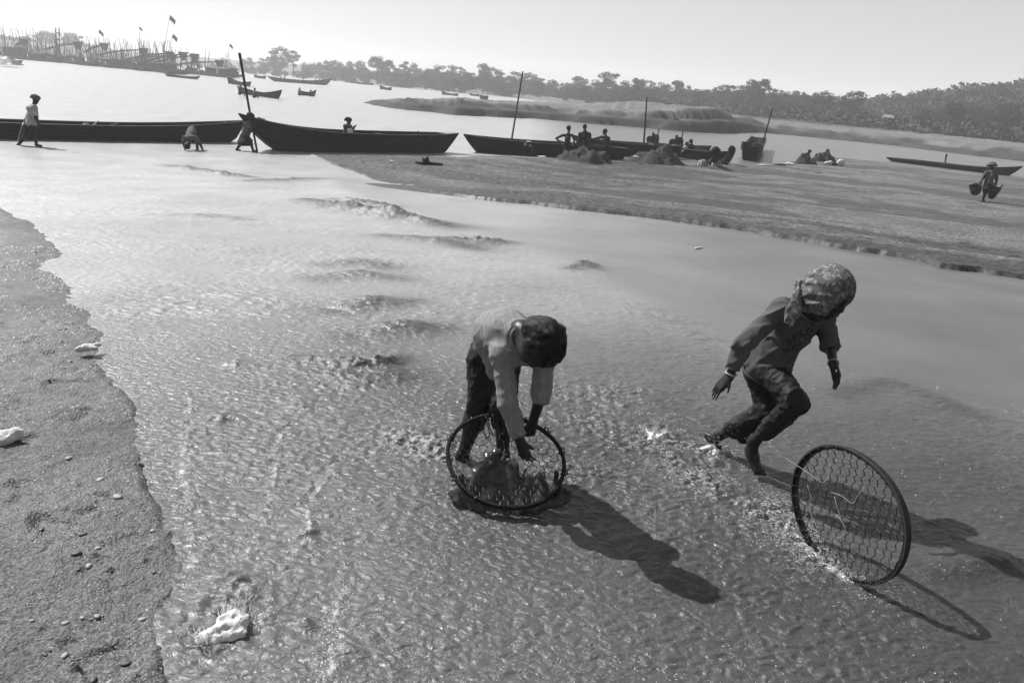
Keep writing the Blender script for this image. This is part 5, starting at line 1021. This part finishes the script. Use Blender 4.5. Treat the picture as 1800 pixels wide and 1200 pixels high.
# stones on the left bank
def stone_mesh(seed):
    rg = np.random.default_rng(seed); bm = bmesh.new(); bmesh.ops.create_icosphere(bm, subdivisions=2, radius=1); me = bpy.data.meshes.new('pebble')
    sc_ = np.array([1, rg.uniform(.5, .8), rg.uniform(.22, .42)])
    for v_ in bm.verts: c = np.array(v_.co); c = c * sc_ * (1 + .34 * float(noise3(*[np.array([t * 1.4 + seed * 3.1]) for t in c])[0])); v_.co = c
    bm.to_mesh(me); bm.free(); me.polygons.foreach_set('use_smooth', np.ones(len(me.polygons), bool)); return me
stones = [stone_mesh(k) for k in range(6)]; stones_d = [m_.copy() for m_ in stones]
for m_ in stones: m_.materials.append(MAT['pebble_pale'])
for m_ in stones_d: m_.materials.append(MAT['pebble_dark'])
rg = np.random.default_rng(12); known = [(134, 972, 9), (171, 957, 6), (176, 840, 8), (424 * .3835, 740 + 1155 * .3835, 9), (190, 1187, 8), (114, 1090, 7), (77, 1143, 8), (113, 1147, 8), (55, 1087, 5), (220, 1155, 9), (258, 1063, 6), (267, 925, 6), (146, 935, 7), (207, 872, 9), (120, 803, 7), (73, 930, 7), (155, 990, 8), (248, 1078, 8), (270, 996, 6), (170, 1078, 7)]
pts = [(x_, y_, s_, k % 3 != 0) for k, (x_, y_, s_) in enumerate(known)]
while len(pts) < 170:
    y_ = rg.uniform(560, 1210); x_ = rg.uniform(-20, np.interp(y_, [560, 700, 860, 970, 1070, 1200], [160, 225, 270, 310, 285, 315]) - 6); pts.append((x_, y_, rg.uniform(1.3, 3.4) * (1 if rg.random() < .9 else 1.6), rg.random() < .28))
P0 = np.array([G(p_[0], p_[1], .03) for p_ in pts]); xx, yy = P0[:, 0].astype(np.float32), P0[:, 1].astype(np.float32); zz = left_height(xx, yy, sdist(xx, yy, POLY_L) + edge_jit(xx, yy), np.hypot(xx, yy))
for (px, py, s_, pale), p_, z_ in zip(pts, P0, zz):
    k = int(rg.integers(6)); o = bpy.data.objects.new('pebble', (stones if pale else stones_d)[k]); link(o, left_bank); r_ = s_ * float((p_ - CAM) @ FW) / LENS_PX; o.scale = (r_, r_, r_); o.location = (p_[0], p_[1], float(z_) + r_ * .12); o.rotation_euler = (0, 0, rg.uniform(0, 6.28))

# grains of gravel, too many to count
N = 7000; rg = np.random.default_rng(77); gx, gy = [], []
while len(gx) < N:
    y_ = rg.uniform(430, 1230); xm = np.interp(y_, [430, 560, 700, 860, 970, 1070, 1200], [90, 160, 225, 270, 312, 285, 315]); x_ = xm - abs(rg.normal()) * 130 if rg.random() < .5 else rg.uniform(-30, xm); gx.append(x_); gy.append(y_)
GP = GA(gx, gy, .03); cl_ = fbm2((GP[:, 0] * 2.2).astype(np.float32), (GP[:, 1] * 2.2).astype(np.float32), 2); GP = GP[cl_ > -.15]
xx, yy = GP[:, 0].astype(np.float32), GP[:, 1].astype(np.float32); dd_ = sdist(xx, yy, POLY_L) + edge_jit(xx, yy); zz = left_height(xx, yy, dd_, np.hypot(xx, yy)); ok = dd_ > .02; GP, zz = GP[ok], zz[ok]
oc = np.array([[1, 0, 0], [0, 1, 0], [-1, 0, 0], [0, -1, 0], [0, 0, 1]], float); of = np.array([(0, 1, 4), (1, 2, 4), (2, 3, 4), (3, 0, 4)])
s_ = rg.uniform(.0018, .0055, (len(GP), 1, 1)) * np.clip(np.hypot(GP[:, 0], GP[:, 1]) / 3.2, .8, 3)[:, None, None]; ang = rg.uniform(0, 6.28, len(GP)); ca, sa = np.cos(ang)[:, None], np.sin(ang)[:, None]
V = oc[None] * np.array([1.3, .8, .8]); V = np.stack([V[..., 0] * ca - V[..., 1] * sa, V[..., 0] * sa + V[..., 1] * ca, np.broadcast_to(V[..., 2], (len(GP), 5))], -1) * s_ + np.column_stack([GP[:, :2], zz - .001])[:, None, :]
Fg = (of[None] + 5 * np.arange(len(GP))[:, None, None]).reshape(-1, 3); half = len(GP) // 2
tag(mesh_obj('gravel', V.reshape(-1, 3)[:half * 5], Fg[:half * 4], 'pebble_pale'), 'pale grains of gravel strewn over the left bank', 'gravel', None, 'stuff')
tag(mesh_obj('gravel', V.reshape(-1, 3)[half * 5:], Fg[half * 4:] - half * 5, 'pebble_dark'), 'dark grains of gravel strewn over the left bank', 'gravel', None, 'stuff')

# bubbles riding on the water, coloured white to double as sun glints
N = 9000; rg = np.random.default_rng(99); bx, by = [], []
spots = [(P_[:, :2], 0.05, 650) for P_ in STREAKS]
cand = []
for c, sdv, n_ in spots:
    i = rg.integers(0, len(c) - 1, n_); u_ = rg.random(n_)[:, None]; cand.append(c[i] * (1 - u_) + c[i + 1] * u_ + rg.normal(size=(n_, 2)) * .022)
for (px, py, wd, ht, fo) in CHURN:
    c = G(px, py)[:2]; n_ = int(2000 * fo); cand.append(c + rg.normal(size=(n_, 2)) * wd * 1.1)
ux_ = rg.uniform(330, 1830, 5200); uy_ = 1230 - 720 * rg.random(5200) ** 1.3; cand.append(GA(ux_, uy_)[:, :2])
B = np.vstack(cand).astype(np.float32); keepb = (fbm2(B[:, 0] * 3.1, B[:, 1] * 3.1, 2) + .5 * noise2(B[:, 0] * 11, B[:, 1] * 11) > np.where(np.arange(len(B)) < 4 * 650, -.5, np.where(np.arange(len(B)) < len(B) - 5200, -.1, .12))) & (sdist(B[:, 0], B[:, 1], CALM) < .3 * RNG.random(len(B))) & (sdist(B[:, 0], B[:, 1], POLY_L) < -.03) & (sdist(B[:, 0], B[:, 1], POLY_R) < -.1); B = B[keepb]
hB = water_height(B[:, 0].copy(), B[:, 1].copy())[0]; sB = rg.uniform(.0006, .0018, (len(B), 1, 1)) * np.clip(np.hypot(B[:, 0], B[:, 1]) / 3.2, .8, 2.2)[:, None, None]
oc = np.array([[1, 0, 0], [.3, .95, 0], [-.8, .6, 0], [-.8, -.6, 0], [.3, -.95, 0], [0, 0, .9]], float); of = np.array([(k, (k + 1) % 5, 5) for k in range(5)])
V = oc[None] * sB * rg.uniform(.6, 1.6, (len(B), 1, 3)) + np.column_stack([B, hB + .0005])[:, None, :]; Fb = (of[None] + 6 * np.arange(len(B))[:, None, None]).reshape(-1, 3)
tag(mesh_obj('bubbles_and_glints', V.reshape(-1, 3), Fb, 'bubble_glint', None, True), 'bright bubbles, foam flecks and painted sun glints on the stream', 'foam', None, 'stuff')
# ------------------------------------------------------------------ far land, trees, haze
FRONT = [(640, 181), (665, 187), (700, 192), (760, 198), (800, 203), (850, 205), (940, 209), (1000, 214), (1080, 221), (1160, 228), (1220, 233), (1280, 235), (1330, 233), (1370, 236), (1420, 241), (1500, 249), (1580, 257), (1680, 270), (1800, 284), (1960, 306), (2500, 380)]
BACK = [(980, 181.5), (930, 178.5), (860, 176.5), (780, 175), (700, 174.5), (655, 177)]
SHORE = [(-900, 20), (-500, 54), (-200, 78), (0, 92), (200, 106), (380, 119), (470, 129), (560, 138.5), (640, 147), (760, 156.5), (860, 167), (930, 175), (990, 180)]
pf = lambda L_: np.array([PZ(*p, 0.)[:2] for p in L_])
FR, BK, SHR = pf(FRONT), pf(BACK), pf(SHORE)
far = lambda px: unit(np.append(ray(px, 300)[:2], 0))[:2] * 860
LAND = np.vstack([SHR, BK, FR, [far(2600)], [far(2100)], [far(1700)], [far(1300)], [far(900)], [far(500)], [far(100)], [far(-400)], [far(-900)]])
rl = radii([(58, 115, .0035, .0035), (115, 140, .0065, .0065), (140, 880, .008, .03)]); tl = np.arange(math.radians(-62), math.radians(62), .0038)
x, y = polar(rl, tl); r = np.hypot(x, y); d = sdist(x, y, LAND) + .5 * fbm2(x * .25, y * .25, 3) * smooth01((r - 55) / 20)
df, tf = seg_dist(x, y, FR); az = np.degrees(np.arctan2(x, y))
ch = np.interp(tf * (len(FR) - 1), [0, 1, 3, 5, 6, 8, 10, 11.3, 12.2, 13, 16, 20], [.25, .8, 1.15, 1.3, 1.1, 1.3, 1.9, 2.3, 1.3, .85, .75, .7])
def land_z(x, y, d, df, ch, az, r):
    base = .9 * smooth01(d / 25.) + 1.2 * smooth01((d - 40) / 120.)
    er = noise2(x * .35, y * .35) + .5 * np.abs(noise2(x * 1.1, y * 1.1)); cl = ch * (.55 * smooth01(d / .9 + .5 * er) + .45 * smooth01((d - 2.2) / 1.0 + 1.3 * er)) * smooth01((34 - df) / 22)
    hill = 8.5 * smooth01((az - 20) / 14) * smooth01((r - 165) / 60) + 4. * smooth01((az - 6) / 10) * smooth01((r - 190) / 60) + 5 * smooth01((r - 300) / 200)
    return np.where(d > 0, .02 + np.maximum(base, cl) + hill, -.15 + .1 * np.maximum(d, -2)) + (.22 * noise2(x * .35, y * .35) + .16 * np.abs(noise2(x * 1.1, y * 1.1)) + .08 * noise2(x * 2.3, y * 2.3)) * smooth01(d / 3)
z = land_z(x, y, d, df, ch, az, r)
veg = smooth01((d - np.where(az > 16, 26, 38) + 14 * noise2(x * .05, y * .05)) / 12) * smooth01((r - 118) / 30)
v, f, at = compact(np.stack([x, y, z], -1).reshape(-1, 3), grid_faces(len(rl), len(tl), d > -2.5), dict(veg=veg.ravel(), damp=(smooth01((3.2 - d) / 1.6) * smooth01((1.9 + .5 * noise2(x * .4, y * .4) - z) / .5)).ravel()))
q = Nodes('far_ground', .9, .1); co = q.coord(); s1 = q.ramp(q.noise(co, .5, 4, .6), [(.3, .07), (.7, .13)]); s2 = q.ramp(q.noise(co, .12, 4, .6), [(.3, .02), (.7, .045)])
q.color(q.math('MULTIPLY', q.mix(q.attr('veg'), s1, s2), q.math('SUBTRACT', 1.0, q.math('MULTIPLY', q.attr('damp'), .6))))   # damp sand low on the cut bank; q.bump(q.noise(co, 2.5, 4, .6), .8, .25)
tag(mesh_obj('far_bank', v, f, 'far_ground', None, True, at), kind='structure')
def land_at(px, py=None, dist=None):
    """ground point in picture column px at a given distance from the camera"""
    t = unit(np.append(ray(px, 250)[:2], 0)) * dist; X, Y = np.array([t[0]], np.float32), np.array([t[1]], np.float32)
    d = sdist(X, Y, LAND); df, tf = seg_dist(X, Y, FR); ch = np.interp(tf * (len(FR) - 1), [0, 20], [1, .7]); r = np.hypot(X, Y)
    return np.array([t[0], t[1], float(land_z(X, Y, d, df, ch, np.degrees(np.arctan2(X, Y)), r)[0])])

# ---- trees: tapered trunk with limbs, crown of leaf clumps
def tree_meshes(seed, kind):
    """unit tree, 1 m high; returns trunk mesh and crown mesh"""
    rg = np.random.default_rng(seed); m = MB(); cl = []
    if kind == 'round': cz, rx, rz, nc, bare = .55, .36, .42, 46, .12
    elif kind == 'tall': cz, rx, rz, nc, bare = .58, .22, .42, 34, .14
    elif kind == 'umbrella': cz, rx, rz, nc, bare = .74, .42, .20, 30, .5
    elif kind == 'thin': cz, rx, rz, nc, bare = .70, .26, .28, 16, .4
    else: cz, rx, rz, nc, bare = .46, .48, .46, 46, .06
    m.tube([[0, 0, -.03], [.01, 0, bare * .6], [rg.normal() * .02, 0, bare], [rg.normal() * .04, rg.normal() * .03, cz]], [.03, .024, .02, .008], 6)
    for k in range(nc):
        while True:
            p = rg.uniform(-1, 1, 3)
            if p @ p < 1: break
        c = np.array([p[0] * rx, p[1] * rx, cz + p[2] * rz]); s = rg.uniform(.07, .13) * (.9 if kind != 'thin' else .7); cl.append((c, s))
        if k % 3 == 0: b0 = np.array([0, 0, bare * rg.uniform(.8, 1.3)]); m.tube([b0, (b0 + c) / 2 + np.array([0, 0, .02]), c], [.010, .007, .003], 4)
    vs_, fs = [], []; n = 0
    for c, s in cl:
        for _ in range(105):
            d_ = rg.normal(size=3); d_ /= np.linalg.norm(d_); p = c + d_ * s * rg.uniform(.55, 1.1) * np.array([1.25, 1.25, .8]); a = rg.normal(size=3); a /= np.linalg.norm(a); b = np.cross(a, d_ + rg.normal(size=3) * .5); b /= np.linalg.norm(b) + 1e-9; l = rg.uniform(.012, .027)
            vs_ += [p + a * l, p + b * l * .7, p - a * l, p - b * l * .7]; fs.append((n, n + 1, n + 2, n + 3)); n += 4
    tm = bpy.data.meshes.new('trunk'); V = np.vstack(m.v); tm.from_pydata([tuple(map(float, t)) for t in V], [], m.f); tm.materials.append(MAT['bark'])
    cm = bpy.data.meshes.new('crown'); cm.from_pydata([tuple(map(float, t)) for t in vs_], [], fs); cm.materials.append(MAT['leaf_far']); return tm, cm
TM = {k: [tree_meshes(10 * i + j, k) for j in range(3)] for i, k in enumerate(('round', 'tall', 'umbrella', 'thin', 'bushy'))}
rt = random.Random(21)
def tree(kind, label, px, dist, top_py, name='tree', group=None, wide=1.):
    b = land_at(px, None, dist); dep = (b - CAM) @ FW; hgt = (PZ if False else P)(px, top_py, dep)[2] - b[2]; hgt = max(hgt, 2.5)
    t = thing(name, label, 'tree', b, group); tm, cm = TM[kind][rt.randrange(3)]; rz = rt.uniform(0, 6.28)
    for nm, me in (('trunk', tm), ('crown', cm)):
        o = bpy.data.objects.new(nm, me); link(o, t); o.scale = (hgt * wide, hgt * wide, hgt); o.rotation_euler = (0, 0, rz)
tree('round', 'broad hazy tree behind the right end of the dredging rafts', 495, 330, 84, wide=1.1); tree('thin', 'spindly hazy tree right of the broad one behind the rafts', 518, 325, 88)
tree('umbrella', 'flat-topped hazy tree standing above the far shore over the spit tip', 661, 300, 98, wide=.9); tree('thin', 'sparse small tree right of the flat-topped hazy tree', 706, 300, 106)
tree('tall', 'tall narrow tree in the treeline left of the leaning mid-boat pole', 842, 285, 112); tree('round', 'large rounded tree right of the thin pole planted by the three workers', 1058, 245, 125, wide=1.25)
tree('tall', 'tall dark tree above the treeline, left of a near twin', 1308, 205, 131, wide=1.1); tree('tall', 'slightly shorter tall tree, right of its near twin', 1326, 205, 139, wide=1.1)
tree('round', 'rounded dark tree in a gap of the treeline, left of the lone tree', 1436, 188, 160, wide=.9); tree('round', 'small rounded tree just left of the one in the treeline gap', 1420, 190, 163, wide=.8)
tree('round', 'lone dark tree with peaked crown before the wooded hill', 1486, 176, 157, wide=1.1); tree('umbrella', 'dark spreading tree standing out on the wooded hillside', 1668, 150, 178, wide=.95)
tree('umbrella', 'very pale tree far behind the twin ladder poles', 108, 470, 56, wide=1.2); tree('umbrella', 'very pale tree far behind the leftmost dredging rafts', 150, 460, 60, wide=1.1); tree('round', 'very pale low tree at the far left behind the rafts', 65, 470, 66, wide=1.2)
line = [(-60, 75), (0, 74), (30, 70), (190, 88), (225, 92), (270, 96), (310, 96), (350, 100), (400, 98), (440, 97), (470, 102), (545, 106), (570, 104), (590, 106), (615, 105), (632, 104), (680, 108), (725, 110), (745, 109), (770, 108), (795, 114), (815, 116), (860, 116), (880, 124), (900, 119), (922, 126), (940, 130), (962, 136), (985, 138), (1005, 136), (1025, 136), (1085, 136), (1108, 136), (1122, 134), (1150, 142), (1178, 136), (1195, 142), (1215, 148), (1240, 144), (1262, 148), (1285, 148), (1350, 156), (1368, 154), (1388, 156), (1405, 162), (1455, 172), (1510, 182), (1535, 186), (1560, 186), (1585, 182), (1605, 178), (1630, 172), (1650, 172), (1690, 166), (1712, 164), (1735, 163), (1758, 160), (1780, 157), (1805, 154), (1835, 156), (1870, 150), (1920, 150)]
MARKS = [(-999, 'the left picture edge'), (65, 'the pale low tree behind the rafts'), (150, 'the pale tree behind the leftmost rafts'), (299, 'the tallest flag'), (404, 'the rightmost raft flag'), (518, 'the spindly hazy tree'), (661, 'the flat-topped hazy tree'), (706, 'the sparse small tree'), (842, 'the tall narrow tree'), (917, 'the tall thin boat pole'), (1058, 'the large rounded tree'), (1137, 'the upright pole over the widest heap'), (1326, 'the tall twin trees'), (1436, 'the rounded tree in the gap'), (1486, 'the lone peaked tree'), (1668, 'the spreading hillside tree')]
ORD = ['first', 'second', 'third', 'fourth', 'fifth', 'sixth', 'seventh', 'eighth', 'ninth', 'tenth', 'eleventh', 'twelfth', 'thirteenth']; count = {}
for px, ty in line:
    mk = [m_ for m_ in MARKS if m_[0] < px][-1][1]; count[mk] = count.get(mk, 0) + 1; lab = ORD[count[mk] - 1] + ' skyline tree to the right of ' + mk
    dist = np.interp(px, [0, 400, 640, 900, 1200, 1400, 1520, 1900], [480, 380, 310, 275, 235, 200, 215, 205])
    tree(rt.choice(['round', 'round', 'bushy', 'tall']), lab, px, dist * rt.uniform(.97, 1.08), ty + rt.uniform(-3, 7), 'tree', 'trees of the far treeline', rt.uniform(1.0, 1.5))
for k in range(110):     # a second, lower row that fills the line
    px = -80 + 2000 * (k + rt.random()) / 110; ty = np.interp(px, [p_[0] for p_ in line], [p_[1] for p_ in line]) + rt.uniform(8, 22); dist = np.interp(px, [0, 400, 640, 900, 1200, 1400, 1520, 1900], [440, 350, 285, 250, 212, 180, 175, 165])
    tree(rt.choice(['round', 'bushy', 'bushy']), 'lower hazy tree filling the front of the far treeline', px, dist * rt.uniform(.94, 1.06), ty, 'tree', 'lower trees of the far treeline', rt.uniform(1.3, 2.0))
# undergrowth: too many bushes to count
rg = np.random.default_rng(31); bv, bf = [], []; n = 0
px = rg.uniform(-120, 1950, 2600); dist = np.interp(px, [0, 400, 640, 900, 1200, 1400, 1520, 1900], [430, 345, 280, 235, 195, 165, 150, 135]) * rg.uniform(.94, 1.5, 2600) * np.where((px > 1350) & (rg.random(2600) < .45), rg.uniform(1.2, 1.55, 2600), 1)
dirs = np.array([unit(np.append(ray(p_, 250)[:2], 0))[:2] for p_ in px]); X, Y = (dirs[:, 0] * dist).astype(np.float32), (dirs[:, 1] * dist).astype(np.float32)
d = sdist(X, Y, LAND); df, tf = seg_dist(X, Y, FR); Zb = land_z(X, Y, d, df, np.interp(tf * 20, [0, 20], [1, .7]), np.degrees(np.arctan2(X, Y)), np.hypot(X, Y)); ok = d > 18
for i in np.nonzero(ok)[0]:
    s = rg.uniform(.9, 3.2); k = 48; dd = rg.normal(size=(k, 3)); dd /= np.linalg.norm(dd, axis=1, keepdims=True); dd[:, 2] = np.abs(dd[:, 2]); c = np.array([X[i], Y[i], Zb[i]]) + dd * np.array([1.4, 1.4, .9]) * s * rg.uniform(.5, 1., (k, 1))
    a = rg.normal(size=(k, 3)); a /= np.linalg.norm(a, axis=1, keepdims=True); b = np.cross(a, rg.normal(size=(k, 3))); b /= np.linalg.norm(b, axis=1, keepdims=True); l = rg.uniform(.25, .5, (k, 1)) * (.6 + .25 * s)
    bv.append(np.stack([c + a * l, c + b * l * .7, c - a * l, c - b * l * .7], 1).reshape(-1, 3)); bf.append(np.arange(n, n + 4 * k).reshape(-1, 4)); n += 4 * k
tag(mesh_obj('undergrowth', np.vstack(bv), np.vstack(bf), 'bush_far'), 'dense hazy scrub along the far bank and hillside', 'undergrowth', None, 'stuff')
# a pale hut on the hillside
hb_ = land_at(1550, None, 152); hut = thing('hut', 'small pale hut among the scrub below the wooded hill', 'hut', hb_); MB().box(hb_ + np.array([0, 0, 1.0]), (.75, .6, 1.0)).build('wall', 'light_cloth', hut); m = MB(); m.grid([[hb_ + np.array([e * .9, v_ * .8, 2.4 - .5 * abs(v_)]) for v_ in (-1, 0, 1)] for e in (-1, 1)]); m.build('roof', 'pale_wood', hut); MB().box(hb_ + np.array([-.3, -.615, .7]), (.25, .02, .7)).build('door', 'boat_trim', hut)
hb_ = land_at(1395, None, 186); hut = thing('hut', 'low pale building in the treeline right of the tall twin trees', 'hut', hb_); MB().box(hb_ + np.array([0, 0, 1.2]), (1.3, 1., 1.2)).build('wall', 'light_cloth', hut); m = MB(); m.grid([[hb_ + np.array([e * 1.6, v_ * 1.3, 2.9 - .5 * abs(v_)]) for v_ in (-1, 0, 1)] for e in (-1, 1)]); m.build('roof', 'mid_cloth', hut)

# ---- the hazy air
q = bpy.data.materials.new('haze_air'); q.use_nodes = True; q.node_tree.nodes.clear(); out = q.node_tree.nodes.new('ShaderNodeOutputMaterial'); pv = q.node_tree.nodes.new('ShaderNodeVolumePrincipled'); q.node_tree.links.new(pv.outputs[0], out.inputs['Volume'])
pv.inputs['Color'].default_value = (.97, .97, .97, 1); pv.inputs['Density'].default_value = 0.00085; pv.inputs['Anisotropy'].default_value = .12; MAT['haze_air'] = q
hz_ = MB().box((0, 440, 14.5), (925, 480, 16.)).build('haze', 'haze_air'); tag(hz_, kind='stuff', label='pale haze hanging over the river and its banks', cat='haze')
